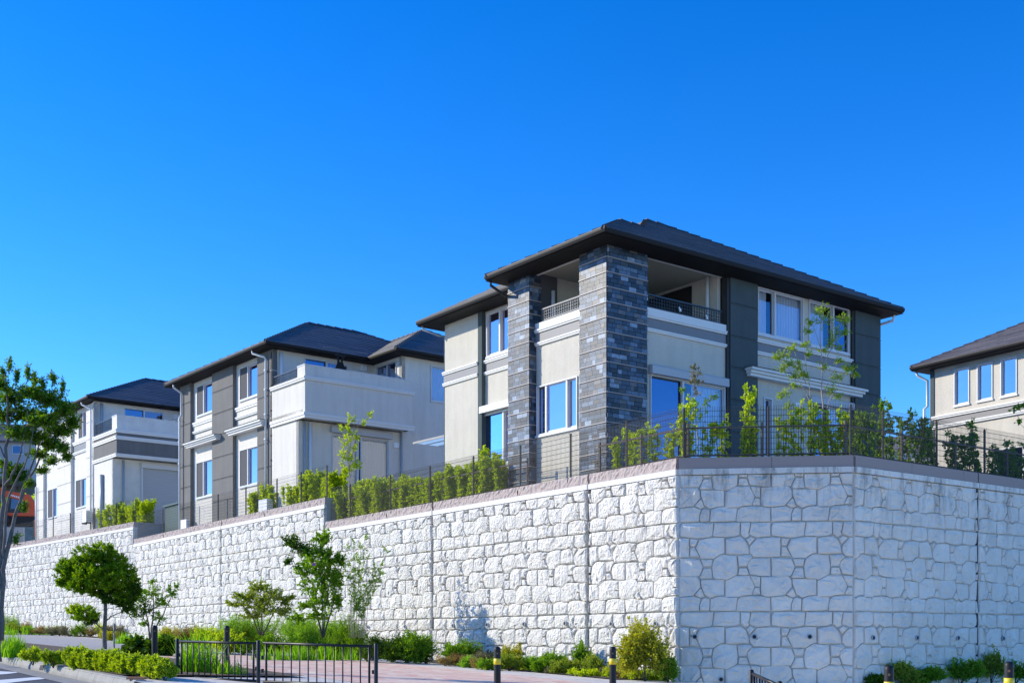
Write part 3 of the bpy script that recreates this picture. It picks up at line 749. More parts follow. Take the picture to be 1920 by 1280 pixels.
# walls
mb = MB(); wallf(mb, 'L', .2, .9, 3.0, zb, 8.05, [(1.29,2.9,5.2,6.45)]); H.o('wall', mb, 'stucco_beige')
mb = MB(); wallf(mb, 'L', 1.0, 6.6, 8.31, zb, zt); H.o('wall', mb, 'stucco_beige')
mb = MB(); wallf(mb, 'L', 1.10, 3.85, 6.42, zb, zt, [(5.2,6.31,7.97,9.21),(5.0,6.46,4.88,6.36)]); H.o('wall', mb, 'stucco_beige')
mb = MB(); fbox(mb, 'L', .975, 6.41, 6.60, 0, .3, zb, zt); H.o('pilaster', mb, 'stucco_slate')
mb = MB(); wallf(mb, 'R', .1, 1.28, 4.115, zb, 8.05, [(1.47,4.09,4.22,6.45)]); H.o('wall', mb, 'stucco_beige')
mb = MB(); wallf(mb, 'R', .1, 5.24, 9.2, zb, zt, [(5.33,7.16,8.03,9.25),(7.39,9.1,8.03,9.27),(5.57,5.89,4.80,6.39),(7.5,9.12,4.22,6.45)]); H.o('wall', mb, 'stucco_beige')
JZ = [zb, 4.53, 5.35, 6.17, 7.0, 7.80, 8.63, zt]
panels(H, 'R', 0, 4.21, 5.235, JZ, 'stucco_slate', .25); panels(H, 'R', 0, 9.30, 10.45, JZ, 'stucco_slate', .25)
mb = MB(); fbox(mb, 'R', .035, 4.12, 4.21, 0, .2, zb, zt); H.o('pilaster_edge', mb, 'dark_trim'); mb = MB(); fbox(mb, 'R', .035, 9.205, 9.295, 0, .2, zb, zt); H.o('pilaster_edge', mb, 'dark_trim')
mb = MB(); mb.box(10.30, 10.44, .26, 8.3, zb, zt); H.o('wall', mb, 'stucco_slate')
mb = MB(); mb.box(1.2, 10.3, 8.15, 8.30, zb, zt); mb.box(.3, 1.15, 3.86, 3.98, zb, zt); H.o('wall', mb, 'stucco_beige')
# balcony recess
mb = MB(); mb.box(.36, 4.1, .26, 3.0, 7.94, 8.0); H.o('balcony_floor', mb, 'concrete_grey')
mb = MB(); mb.box(.30, 4.1, .26, 3.1, 9.37, 9.41); H.o('balcony_ceiling', mb, 'ceiling_beige')
mb = MB(); mb.box(.36, 4.10, 3.0, 3.12, 8.0, 9.37); H.o('balcony_wall', mb, 'stucco_beige')
mb = MB(); mb.box(4.0, 4.115, .27, 1.17, 8.0, 9.37); mb.box(4.0, 4.115, 1.17, 3.0, 9.31, 9.37); H.o('balcony_wall', mb, 'stucco_beige')
mb = MB(); mb.box(4.04, 4.10, 1.18, 2.99, 8.0, 9.31); H.o('balcony_door', mb, 'frame_dark')
for fc_, a0, a1 in (('L', .9, 2.98), ('R', 1.26, 4.115)):
    mb = MB(); fbox(mb, fc_, .11, a0, a1, 0, .16, 9.30, 9.415); H.o('balcony_beam', mb, 'trim_white')
    p = .2 if fc_ == 'L' else .1
    mb = MB(); fbox(mb, fc_, p-.04, a0, a1, 0, .04, 7.90, 8.05); H.o('parapet_cap', mb, 'trim_white')
    moulding(H, fc_, p, a0, a1, 7.80, 7.885, .085); mb = MB(); fbox(mb, fc_, p-.03, a0, a1, 0, .03, 7.555, 7.788); H.o('moulding_band', mb, 'trim_grey'); moulding(H, fc_, p, a0, a1, 7.475, 7.555, .07)
railing(H, 'L', .22, 1.0, 2.75, 8.10, 8.41, 'rail_silver'); railing(H, 'R', .12, 1.3, 4.02, 8.08, 8.41)
# mouldings elsewhere
for (f_, p, a0, a1) in (('L', 1.0, 6.6, 8.36), ('L', 1.1, 3.86, 6.41), ('R', .1, 5.24, 9.24)):
    moulding(H, f_, p, a0, a1, 7.795, 7.885, .08); mb = MB(); fbox(mb, f_, p-.03, a0, a1-.03, 0, .03, 7.56, 7.778); H.o('moulding_band', mb, 'trim_grey'); moulding(H, f_, p, a0, a1, 7.475, 7.56, .065)
# windows
window(H, 'L', .2, 1.29, 2.9, 5.2, 6.45, (1.71, 2.53), dark=(2,))
window(H, 'L', 1.10, 5.2, 6.31, 7.97, 9.21, (5.72,))
window(H, 'L', 1.10, 5.0, 6.46, 4.88, 6.36, (5.56,), dark=(1,), curtain=False); shutter_box(H, 'L', 1.10, 4.9, 6.50, 6.40, 6.60, 'white_plastic')
window(H, 'R', .1, 5.33, 7.16, 8.03, 9.25, (6.02,), glass='glass_clear'); window(H, 'R', .1, 7.39, 9.1, 8.03, 9.27, (8.45,), dark=(1,), glass='glass_clear')
window(H, 'R', .1, 5.57, 5.89, 4.80, 6.39)
window(H, 'R', .1, 1.47, 4.09, 4.22, 6.45, (2.6,), name='sliding_door', dark=(0,), glass='glass_clear'); shutter_box(H, 'R', .1, 1.42, 4.10, 6.45, 6.67)
window(H, 'R', .1, 7.5, 9.12, 4.22, 6.45, (8.25,), name='sliding_door', dark=(0,), glass='glass_clear'); shutter_box(H, 'R', .1, 7.34, 9.19, 6.45, 6.65)
canopy(H, 'R', .1, 4.75, 9.55, 6.83, 7.05, .35)
mb = MB(); fbox(mb, 'R', .1, 6.78, 6.95, -.06, 0, 6.25, 6.40); H.o('vent_hood', mb, 'white_plastic')
# pillars with tile cladding: the tiles that show largest are pieces, the rest of them one mesh
TONES = [(.005,.012,.024), (.012,.026,.050), (.030,.056,.095), (.085,.125,.185), (.20,.255,.33), (.040,.040,.046), (.095,.092,.098)]
for i, c_ in enumerate(TONES): mat('tile_%d' % i, c_, .45, spec=.48, noise=.42, nscale=11, bump=.25, bscale=30)
mat('tile_band', (.30,.275,.265), .5, spec=.5, noise=.1, nscale=8); mat('tile_mortar', (.085,.085,.09), .9)
TV = {}
def tile_mesh(face, ln, h, tone):
    key = (face, ln, h, tone)
    if key not in TV:
        mb = MB(); e = .003; f = fpt(face, 0)
        pr = [(0, 0, 0), (ln, 0, 0), (ln, 0, h), (0, 0, h)]
        a = [f(0,0,0), f(ln,0,0), f(ln,0,h), f(0,0,h)]; b = [f(e,-.02,e), f(ln-e,-.02,e), f(ln-e,-.02,h-e), f(e,-.02,h-e)]
        mb.add(a+b, [(4,5,6,7),(0,1,5,4),(1,2,6,5),(2,3,7,6),(3,0,4,7)]); TV[key] = mb.mesh('tile', 'tile_%d' % tone)
    return TV[key]
tcount = [0]
def tiles(root_part, face, plane, a0, a1, z0, z1, budget, seed):
    rr = random.Random(seed); P = .352; rest = {}; f = fpt(face, plane); band = MB()
    k = 0; z = z1
    lens = [.245, .245, .245, .245, .12, .18]
    while z > z0:
        fbox(band, face, plane, a0-.012, a1+.012, -.034, .01, z-.026, z-.004)
        for r in range(3):
            zz = z-.037-(r+1)*.105; a = a0 - rr.uniform(0, .2); tone = rr.choice([0,1,1,2,2,3,4,5])
            while a < a1-.01:
                ln = rr.choice(lens); b0, b1 = max(a, a0), min(a+ln, a1); a += ln
                if b1-b0 < .03: continue
                if rr.random() < .93: tone = rr.choice([0,0,1,1,1,2,2,2,3,3,4,5,6])
                L_ = round(b1-b0-.004, 2)
                if zz < 3.9: continue
                if tcount[0] < budget:
                    p = f(b0+.003, 0, zz); link('tile', tile_mesh(face, L_, .101, tone), root_part, (p[0], p[1], p[2]-H.zb)); tcount[0] += 1
                else:
                    fbox(rest.setdefault(tone, MB()), face, plane, b0+.003, b1-.003, -.02, 0, zz, zz+.101)
        z -= P; k += 1
    H.o('tile_band', band, 'tile_band', root_part)
    for t_, mb in rest.items(): H.o('tiles', mb, 'tile_%d' % t_, root_part, kind='stuff')
mb = MB(); mb.box(.0, 1.283, .0, .985, zb, zt); pl = H.o('pillar', mb, 'tile_mortar', label='nearest tiled corner pillar')
tiles(pl, 'R', 0, 0, 1.283, 4.0, 9.36, 285, 1); tiles(pl, 'L', 0, 0, .985, 4.0, 9.36, 300, 2)
mb = MB(); mb.box(.0, .9, 2.95, 3.85, zb, zt); p2 = H.o('pillar', mb, 'tile_mortar', label='second tiled pillar further left')
tiles(p2, 'L', 0, 2.95, 3.85, 4.0, 9.36, 300, 3); tiles(p2, 'R', 2.95, 0, .35, 4.0, 9.36, 300, 4)
mb = MB(); mb.box(-.25, .5, -.1, .35, zb-.02, zb+.2); H.o('planter_edging', mb, 'orange_brick')
# roof
EZ, PT = 9.39, .56
outl = [(-.62,-.62), (10.72,-.62), (10.72,8.94), (.38,8.94), (.38,4.08), (-.62,4.08)]
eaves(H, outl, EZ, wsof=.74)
rf = MB(); HW = 4.78
def vmin(s): return -.62 + s*2.57/2.35 if s < 2.35 else s - .62 + 1.0
slope(rf, lambda a,s,z: (a, -.62+s, z), HW, lambda s: min(vmin(s), 5.5), lambda s: 10.72-s, EZ+.02, PT)
slope(rf, lambda a,s,z: (-.62+s, a, z), 2.57, lambda s: -.62+s*2.35/2.57, lambda s: 4.08-s*2.35/2.57, EZ+.02, PT*2.35/2.57)
slope(rf, lambda a,s,z: (a, 4.08-s, z), 2.35, lambda s: -.62+s*2.57/2.35, lambda s: .6+s, EZ+.02, PT)
slope(rf, lambda a,s,z: (.38+s, a, z), HW, lambda s: max(4.08-s, 1.73) if s < 2.35 else -.62+s, lambda s: 8.94-s, EZ+.02, PT)
slope(rf, lambda a,s,z: (a, 8.94-s, z), HW, lambda s: .38+s, lambda s: 10.72-s, EZ+.02, PT)
slope(rf, lambda a,s,z: (10.72-s, a, z), HW, lambda s: -.62+s, lambda s: 8.94-s, EZ+.02, PT)
R1 = H.o('roof', rf, 'roof_slate')
apx = (1.95, 1.73, EZ+.03+PT*2.35); zr = EZ+.03+PT*HW
ridge_tiles(H, R1, (-.6,-.6,EZ+.03), apx, 'roof_slate'); ridge_tiles(H, R1, apx, (2.7,1.73,apx[2]+.001), 'roof_slate'); ridge_tiles(H, R1, (10.68,-.58,EZ+.03), (5.94,4.16,zr), 'roof_slate')
ridge_tiles(H, R1, (5.16,4.16,zr), (5.94,4.16,zr+.001), 'roof_slate'); ridge_tiles(H, R1, (2.75,1.75,apx[2]), (5.16,4.16,zr), 'roof_slate'); ridge_tiles(H, R1, (-.6,4.06,EZ+.03), apx, 'roof_slate')
# downpipes
pipe(H, [(-.5,3.95,9.28),(-.5,3.95,9.16),(-.1,3.92,8.98),(.2,3.92,8.95)], .038, 'dark_trim'); pipe(H, [(.5,8.75,9.28),(.5,8.75,9.17),(.85,8.42,8.97),(1.05,8.38,8.95),(1.05,8.38,3.7)], .030, 'pipe_grey')
pipe(H, [(10.6,-.35,9.28),(10.6,-.3,9.12),(10.52,.35,9.05),(10.52,.4,8.9),(10.52,.4,3.7)], .04, 'pipe_white')
pipe(H, [(3.93,.55,9.36),(3.93,.55,8.0)], .045, 'pipe_white'); pipe(H, [(.75,2.93,9.0),(.75,2.93,8.0)], .05, 'pipe_white')
# small bright clips on the balcony rail
for (v_, z_) in ((1.36,8.25),(2.5,8.17),(3.45,8.13)):
    mb = MB(); mb.box(v_-.025, v_+.03, .085, .115, z_-.03, z_+.04); mb.box(v_-.045, v_-.02, .08, .11, z_+.02, z_+.075); H.o('rail_clip', mb, 'white_plastic')

# ================================================================== house 2: grey striped
def sun_house(H, c):
    """two-storey house with balcony block; c holds its measured levels"""
    zb = H.zb; zt = c['zt']; g = c['pil']; wl = c['wall']
    bays = c['bays']; rec = .15
    # sunlit side: pilasters and recessed bays
    for (a0, a1) in c['pilasters']: panels(H, 'L', 0, a0, a1, c['joints'], g, .22)
    for (a0, a1), wins in bays:
        mb = MB(); wallf(mb, 'L', rec, a0-.25, a1+.25, zb, zt, [(w[0], w[1], w[2], w[3]) for w in wins]); H.o('wall', mb, wl)
        for w in wins: window(H, 'L', rec, w[0], w[1], w[2], w[3], (w[4],), screen=(1,), cm=w[5])
        for (z0, z1, m_) in c['bands']:
            if m_: mb = MB(); fbox(mb, 'L', rec-.03, a0, a1, 0, .03, z0, z1); H.o('moulding_band', mb, m_)
            else: moulding(H, 'L', rec, a0, a1, z0, z1, .09)
    for (a0, a1, z0, z1) in c.get('canopies', ()): canopy(H, 'L', 0, a0, a1, z0, z1, .30)
    ue = c['uend']; VW = c['vwing']; u1 = c['u1']; ub = c['ubal']; vb = c['vbal']
    # upper floor shaded side
    mb = MB(); wallf(mb, 'R', 0, .0, VW, c['z1f'], zt, [c['w2']]); H.o('wall', mb, c['wall2'])
    w = c['w2']; window(H, 'R', 0, w[0], w[1], w[2], w[3], ((w[0]+w[1])/2,), dark=(0,))
    mb = MB(); mb.box(.16, 12, ue-.15, ue, zb, zt); H.o('wall', mb, wl)
    # wing
    mb = MB(); wallf(mb, 'R', u1, VW, VW+6.5, zb, zt, [c['wwing']] if c['wwing'] else []); H.o('wall', mb, c['wall2'])
    if c['wwing']: w = c['wwing']; window(H, 'R', u1, w[0], w[1], w[2], w[3], glass='glass_clear', gaps=False)
    mb = MB(); wallf(mb, 'L', VW, u1, 0, c['zbf'], zt, [(u1+.35, -.3, c['zbf']+.1, c['w2'][3])]); H.o('wall', mb, c['wall2'])
    window(H, 'L', VW, u1+.35, -.3, c['zbf']+.1, c['w2'][3], ((u1+.05)/2,), dark=(0,1), frame='shutter_grey')
    # ground floor block under the balcony
    d0, d1, dz0, dz1, dm = c['door']
    mb = MB(); wallf(mb, 'R', u1, 0, VW, zb, c['z1f'], [(d0, d1, dz0, dz1)]); H.o('wall', mb, c['wall2'])
    mb = MB(); wallf(mb, 'L', .0, u1+.005, -.003, zb, c['z1f']); H.o('wall', mb, wl)
    # balcony tray and parapets
    mb = MB(); mb.box(0, vb, ub+.15, -.01, c['z1f']+.06, c['zbf']); H.o('balcony_floor', mb, c['wall2'])
    pz = c['pz']; lz = c['lz']; up = c['upar']
    mb = MB(); mb.box(0, vb, ub, ub+.14, c['z1f']+.06, pz); mb.box(0, .14, ub+.14, up, c['z1f']+.06, pz); mb.box(0, .14, up, -.004, c['z1f']+.06, lz); mb.box(vb-.14, vb, ub+.14, u1, c['z1f']+.06, pz); H.o('balcony_parapet', mb, c['walb'])
    mb = MB(); mb.box(-.02, vb+.02, ub-.02, ub+.16, pz, pz+.03); mb.box(-.02, .16, ub+.16, up+.01, pz, pz+.03); H.o('parapet_cap', mb, 'alu_white')
    for (z0, z1, m_) in c['bbands']:
        if m_:
            mb = MB(); fbox(mb, 'L', -.022, ub-.022, -.004, 0, .022, z0, z1); fbox(mb, 'R', ub-.022, .0, vb, 0, .022, z0, z1); H.o('moulding_band', mb, m_)
        else:
            moulding(H, 'L', 0, ub-.10, -.004, z0, z1, .10); moulding(H, 'R', ub, .001, vb+.06, z0, z1, .10)
    railing(H, 'L', .04, up+.02, -.06, lz+.12, pz-.0, 'rail_black')
    return
H2 = House('grey_striped_house', 'white house with grey pilasters, window canopies and a blank white balcony', 510, 43.4, 38, 4.50)
JZ2 = [4.5, 5.45, 6.30, 7.16, 8.03, 8.88, 9.75, 10.55]
sun_house(H2, dict(zt=10.55, pil='stucco_grey', wall='stucco_white', wall2='stucco_white', walb='stucco_white', joints=JZ2,
    pilasters=[(.0, 1.19), (3.27, 5.17), (7.28, 8.33)],
    bays=[((1.19, 3.27), [(1.26, 2.93, 9.11, 10.34, 2.28, 'curtain'), (1.26, 2.93, 5.82, 7.23, 2.28, 'curtain_green')]), ((5.17, 7.28), [(5.24, 6.92, 9.10, 10.31, 6.3, 'curtain'), (5.24, 6.97, 5.78, 7.22, 6.32, 'curtain_green')])],
    bands=[(8.72, 8.87, None), (8.42, 8.51, None), (8.512, 8.718, 'stucco_white')],
    canopies=[(.38, 3.36, 7.80, 8.02), (4.32, 7.36, 7.82, 8.02)],
    uend=8.33, vwing=4.25, u1=-2.0, ubal=-2.48, vbal=4.41, z1f=7.66, zbf=8.0, w2=(1.3, 3.16, 8.3, 10.38), wwing=(5.54, 7.2, 9.02, 10.34), door=(1.33, 3.7, 4.9, 7.33, 2.39),
    pz=9.50, lz=9.06, upar=-1.93, bbands=[(8.98, 9.10, None), (7.67, 7.86, None)]))
H = H2
window(H, 'R', -2.0, 1.33, 3.7, 4.9, 7.33, (2.38, 2.52), name='sliding_door', frame='alu_white', dark=(1,), glass='glass_pale', gaps=False, famp=.003); shutter_box(H, 'R', -2.0, 1.24, 3.76, 7.36, 7.6, 'shutter_grey', .18)
mb = MB(); fbox(mb, 'R', -2.0, 3.88, 4.10, -.07, 0, 7.08, 7.27); H.o('vent_hood', mb, 'white_plastic')
mb = MB(); fbox(mb, 'R', 0, 3.68, 3.92, -.10, 0, 10.24, 10.43); H.o('vent_hood', mb, 'white_plastic')
pipe(H, [(.42,-2.08,7.62),(.42,-2.08,4.5)], .055, 'pipe_white'); pipe(H, [(.22,-2.06,7.66),(.22,-2.06,4.5)], .04, 'pipe_grey'); pipe(H, [(.33,-.08,10.42),(.33,-.08,9.0)], .06, 'pipe_white'); pipe(H, [(4.2,-2.07,7.66),(4.2,-2.07,4.5)], .045, 'pipe_grey')
BR2 = [7.3, 8.2, 9.1, 9.8]
pipe(H, [(-.42,.75,10.53),(-.42,.72,10.42),(-.10,.40,10.28),(-.07,.36,10.2),(-.07,.36,4.5)], .04, 'pipe_white', [(-.07,.36,z) for z in BR2])
pipe(H, [(.02,.05,10.4),(.02,.05,4.5)], .035, 'dark_trim', [(.02,.05,z) for z in (5.6,6.5,7.4,8.3,9.2)])
pipe(H, [(-.42,8.0,10.5),(-.42,8.0,10.4),(-.07,8.02,10.2),(-.07,8.02,9.3),(-.12,8.1,9.2),(-.12,8.1,4.5)], .04, 'pipe_white', [(-.12,8.1,z) for z in BR2[:3]])
EZ2 = 10.63
def house2_roof(H, EZ, m, ue, VW, u1, rid_u, v0, v1, pf, wing=True):
    outl = [(-.5,-.5), (VW-.55,-.5), (VW-.55,u1-.5), (VW+6.75,u1-.5), (VW+6.75,ue+.5), (-.5,ue+.5)] if wing else [(-.5,-.5),(12,-.5),(12,ue+.5),(-.5,ue+.5)]
    eaves(H, outl, EZ)
    rf = MB(); run = rid_u+.5; zr = EZ+.05+pf*run; vend = v1+run
    slope(rf, lambda a,s,z: (a, -.5+s, z), run, lambda s: -.5+s*(v0+.5)/run, lambda s: vend-s, EZ+.02, pf, c=.33)
    slope(rf, lambda a,s,z: (-.5+s, a, z), v0+.5, lambda s: -.5+s*run/(v0+.5), lambda s: ue+.5-s*(ue+.5-rid_u)/(v0+.5), EZ+.02, pf*run/(v0+.5), c=.33)
    slope(rf, lambda a,s,z: (a, ue+.5-s, z), ue+.5-rid_u, lambda s: -.5+s*(v0+.5)/(ue+.5-rid_u), lambda s: vend-s, EZ+.02, pf*run/(ue+.5-rid_u))
    slope(rf, lambda a,s,z: (vend-s, a, z), run, lambda s: -.5+s, lambda s: ue+.5-s*(ue+.5-rid_u)/run, EZ+.02, pf)
    R_ = H.o('roof', rf, m)
    ridge_tiles(H, R_, (-.48,-.48,EZ+.05), (v0,rid_u,zr), m); ridge_tiles(H, R_, (v0,rid_u,zr), (v1,rid_u,zr+.001), m); ridge_tiles(H, R_, (vend,-.48,EZ+.05), (v1,rid_u,zr), m); ridge_tiles(H, R_, (-.48,ue+.48,EZ+.05), (v0,rid_u,zr), m)
    if wing:
        w0, w1 = VW-.55, VW+6.75; hw = (w1-w0)/2; wf = MB(); pw = .53; y0 = u1-.5; far = 7.5
        slope(wf, lambda a,s,z: (a, y0+s, z), hw, lambda s: w0+s, lambda s: w1-s, EZ+.02, pw, c=.33)
        slope(wf, lambda a,s,z: (w0+s, a, z), hw, lambda s: y0+s, lambda s: y0+far, EZ+.02, pw, c=.33)
        slope(wf, lambda a,s,z: (w1-s, a, z), hw, lambda s: y0+s, lambda s: y0+far, EZ+.02, pw, c=.33)
        W_ = H.o('wing_roof', wf, m); zp = EZ+.05+pw*hw; pk = ((w0+w1)/2, y0+hw, zp)
        ridge_tiles(H, W_, (w0+.02,y0+.02,EZ+.05), pk, m); ridge_tiles(H, W_, (w1-.02,y0+.02,EZ+.05), pk, m); ridge_tiles(H, W_, pk, (pk[0], pk[1]+3.6, zp+.001), m)
house2_roof(H2, EZ2, 'roof_blue', 8.33, 4.25, -2.0, 4.2, 3.71, 6.12, .48)
# ================================================================== house 3
H3 = House('white_shutter_house', 'white house far left with grey banded balcony and closed roller shutter', 176.5, 59.5, 38, 5.25)
JZ3 = [5.25, 6.3, 7.2, 8.2, 9.13, 10.04, 10.9, 11.8]
sun_house(H3, dict(zt=11.85, pil='stucco_lightgrey', wall='stucco_lightgrey', wall2='stucco_lightgrey', walb='stucco_lightgrey', joints=JZ3,
    pilasters=[(.0, 1.2), (3.54, 5.79), (8.16, 9.4)],
    bays=[((1.2, 3.54), [(1.25, 2.7, 10.3, 11.6, 2.1, 'curtain'), (1.25, 3.13, 6.8, 8.24, 2.37, 'curtain_green')]), ((5.79, 8.16), [(5.83, 7.72, 10.3, 11.6, 6.9, 'curtain'), (5.84, 7.74, 6.65, 8.2, 6.96, 'curtain_green')])],
    bands=[(10.05, 10.22, None), (9.57, 9.68, None), (9.682, 10.048, 'trim_grey')],
    uend=9.4, vwing=5.0, u1=-2.6, ubal=-3.15, vbal=5.2, z1f=8.7, zbf=9.0, w2=(1.51, 3.55, 9.4, 11.68), wwing=None, door=(1.44, 4.2, 5.6, 8.38, 2.4),
    pz=10.68, lz=10.0, upar=-2.5, bbands=[(9.85, 10.02, None), (9.705, 9.848, 'stucco_grey'), (9.53, 9.70, None), (8.87, 9.525, 'stucco_grey'), (8.71, 8.865, None)]))
H = H3
mb = MB()
for q in range(46): fbox(mb, 'R', -2.56, 1.46, 4.18, -.012 if q % 2 else -.0, .02, 5.6+q*.06, 5.6+q*.06+.058)
H.o('roller_shutter', mb, 'shutter_grey')
mb = MB(); fbox(mb, 'R', -2.6, 1.38, 1.46, -.06, .05, 5.6, 8.38); fbox(mb, 'R', -2.6, 1.38, 4.26, -.10, .0, 8.36, 8.6); H.o('shutter_frame', mb, 'alu_white')
pipe(H, [(.35,-.08,11.75),(.35,-.08,10.1)], .07, 'pipe_grey'); pipe(H, [(.5,-2.68,8.66),(.5,-2.68,5.3)], .05, 'pipe_grey'); pipe(H, [(-.08,-1.3,8.05),(-.08,-1.3,5.3)], .09, 'pipe_grey')
pipe(H, [(-.42,.6,11.8),(-.42,.58,11.7),(-.08,.3,11.5),(-.08,.26,11.4),(-.08,.26,5.3)], .045, 'pipe_white'); pipe(H, [(.01,.04,11.6),(.01,.04,5.3)], .04, 'pipe_grey'); pipe(H, [(-.08,9.2,8.5),(-.08,9.2,5.3)], .05, 'pipe_white')
mb = MB(); fbox(mb, 'R', 0, 4.05, 4.35, -.10, 0, 11.4, 11.65); H.o('vent_hood', mb, 'white_plastic')
house2_roof(H3, 11.95, 'roof_blue', 9.4, 5.0, -2.6, 4.5, 4.3, 7.5, .46)
# ================================================================== house 4 (right edge)
H4 = House('cream_house', 'cream house at the right edge with three tall slit windows', 1747, 42, 32, 3.68)
H = H4; zt = 9.45
ws = [(-1.55,-.94,8.02,9.26), (-2.46,-1.86,8.02,9.25), (-3.37,-2.76,8.02,9.25)]
mb = MB(); wallf(mb, 'L', .0, -7.5, -.12, 3.68, zt, ws+[(-4.6,-2.6,4.3,6.3)]); H.o('wall', mb, 'stucco_beige')
for w_ in ws: window(H, 'L', .0, *w_, curtain=False, glass='glass_sky')
window(H, 'L', 0, -4.6, -2.6, 4.3, 6.3, (-3.6,), name='sliding_door', dark=(0,1))
mb = MB(); mb.box(-.03, .25, -.12, .04, 3.68, zt); H.o('pilaster', mb, 'stucco_slate')
mb = MB(); mb.box(.16, .75, .04, .2, 3.68, zt); mb.box(.3, 9, -7.5, -7.35, 3.68, zt); mb.box(.76, 9, -.1, .05, 3.68, zt); H.o('wall', mb, 'stucco_beige')
moulding(H, 'L', 0, -7.5, -.06, 7.67, 7.78, .11); mb = MB(); fbox(mb, 'L', -.03, -7.5, -.13, 0, .03, 7.445, 7.668); H.o('moulding_band', mb, 'trim_grey'); moulding(H, 'L', 0, -7.5, -.06, 7.34, 7.445, .10)
pipe(H, [(-.3,.42,9.4),(-.25,.40,9.28),(.02,.2,9.1),(.02,.2,8.2),(-.1,.24,8.1),(-.1,.24,7.3),(.02,.2,7.2),(.02,.2,3.7)], .045, 'pipe_white'); 
eaves(H, [(-.5,-8), (9,-8), (9,.55), (-.5,.55)], 9.55)
rf = MB(); hw = 4.27
slope(rf, lambda a,s,z: (-.5+s, a, z), hw, lambda s: -8+s, lambda s: .55-s, 9.57, .5)
slope(rf, lambda a,s,z: (a, .55-s, z), hw, lambda s: -.5+s, lambda s: 9-s, 9.57, .5); slope(rf, lambda a,s,z: (a, -8+s, z), hw, lambda s: -.5+s, lambda s: 9-s, 9.57, .5)
slope(rf, lambda a,s,z: (9-s, a, z), hw, lambda s: -8+s, lambda s: .55-s, 9.57, .5)
R_ = H.o('roof', rf, 'roof_brown'); ridge_tiles(H, R_, (-.48,.53,9.6), (3.77,-3.72,9.6+.5*hw), 'roof_brown')
# ------------------------------------------------------------------ mesh fences on the wall caps
def mesh_fence(label, fc, x0, x1, z0, posts, h=1.05, yo=.10, dx=.05, wr=.0042):
    root = thing('mesh_fence', label, 'fence', fc.w(x0, yo, z0), fc.rz, group='wire mesh fences along the wall tops')
    for p in posts:
        mb = MB(); mb.tube([(p-x0, .03, -.02), (p-x0, .03, h)], .024, 8); mb.lathe([(.026, h), (.02, h+.015), (.001, h+.02)], (p-x0, .03, 0), 8); part('fence_post', mb, 'fence_wire', root)
    edges = [x0]+[p for p in posts if x0+.3 < p < x1-.3]+[x1]
    for a, b in zip(edges, edges[1:]):
        mb = MB(); n = max(2, int((b-a)/dx)); L0, L1 = a-x0+.01, b-x0-.01
        for i in range(n+1):
            x = L0+(L1-L0)*i/n; mb.tube([(x, 0, .05), (x, 0, h-.04), (x, -.03, h-.01), (x, -.005, h+.03)], wr, 3, False)
        for q in range(9):
            z = .06+q*(h-.12)/8; mb.tube([(L0, -.004, z), (L1, -.004, z)], wr*1.35, 3, False)
        part('wire_panel', mb, 'fence_wire', root)
    return root
def fac(t0, t1): return Facet(TL(t1), TL(t0))
CT = .35
def posts_lit(fc, tend, pxs): return sorted(tend-tpx(p) for p in pxs)
f = fac(0, T3); mesh_fence('long wire mesh fence on the sunlit wall in front of the pillar house', f, 0.1, f.L-.02, ZC1+CT, posts_lit(f, T3, (650, 725, 799, 880, 968, 1062, 1167)))
f = fac(T3, 35.8); mesh_fence('wire mesh fence on the sunlit wall below the grey striped house', f, .1, f.L-.05, ZC2+CT, posts_lit(f, 35.8, (300, 352, 403, 455, 513, 558, 606)), dx=.08, wr=.0030)
f = Facet(P6b, P5); mesh_fence('far wire mesh fence below the white house with the shutter', f, .1, f.L-.05, ZC3+CT, [f.L-.2, f.L-2.4, f.L-5, f.L-8.2, f.L-10.6, f.L-13.5, f.L-17, f.L-20], dx=.13, wr=.0028)
f = Facet(P0, P7); mesh_fence('wire mesh fence over the shaded wall front, low shrubs behind it', f, .1, f.L+.02, ZC1+CT, [.12, 1.85, f.L-.03])
f = Facet(P7, P7+DR*11.5); mesh_fence('wire mesh fence over the shaded wall running off to the right', f, .05, 11.4, ZC1+CT, [1.15, 3.05, 4.9, 6.9, 8.9, 10.9])
# plain brown plant-support rails behind the mesh
def support(label, fc, xs_, z0, y=.42):
    root = thing('plant_support', label, 'railing', fc.w(xs_[0], y, z0), fc.rz, group='brown support rails behind the fences')
    for x in xs_:
        mb = MB(); mb.tube([(x-xs_[0], 0, -.1), (x-xs_[0], 0, .84)], .030, 8); part('post', mb, 'support_brown', root)
    for z in (.16, .74):
        mb = MB(); mb.tube([(0, -.035, z), (xs_[-1]-xs_[0], -.035, z)], .020, 6); part('rail', mb, 'support_brown', root)
support('brown rail fence behind the mesh above the sunlit wall end, left of the corner post', fac(0, 3.4), [.3, 1.75, 3.25], ZC1+.3)
support('brown rail fence behind the mesh above the shaded wall front', Facet(P0, P7), [.15, 1.75, 3.45], ZC1+.3)
support('brown rail fence behind the mesh above the right-hand shaded wall', Facet(P7, P7+DR*11), [.3, 2.2, 4.2, 6.3, 8.4, 10.5], ZC1+.3)
support('brown rail fence within the long hedge in front of the grey striped house', fac(7.2, T3), [.4, 2.4, 4.4, 6.4, 8.4, 10.4], ZC1+.3)

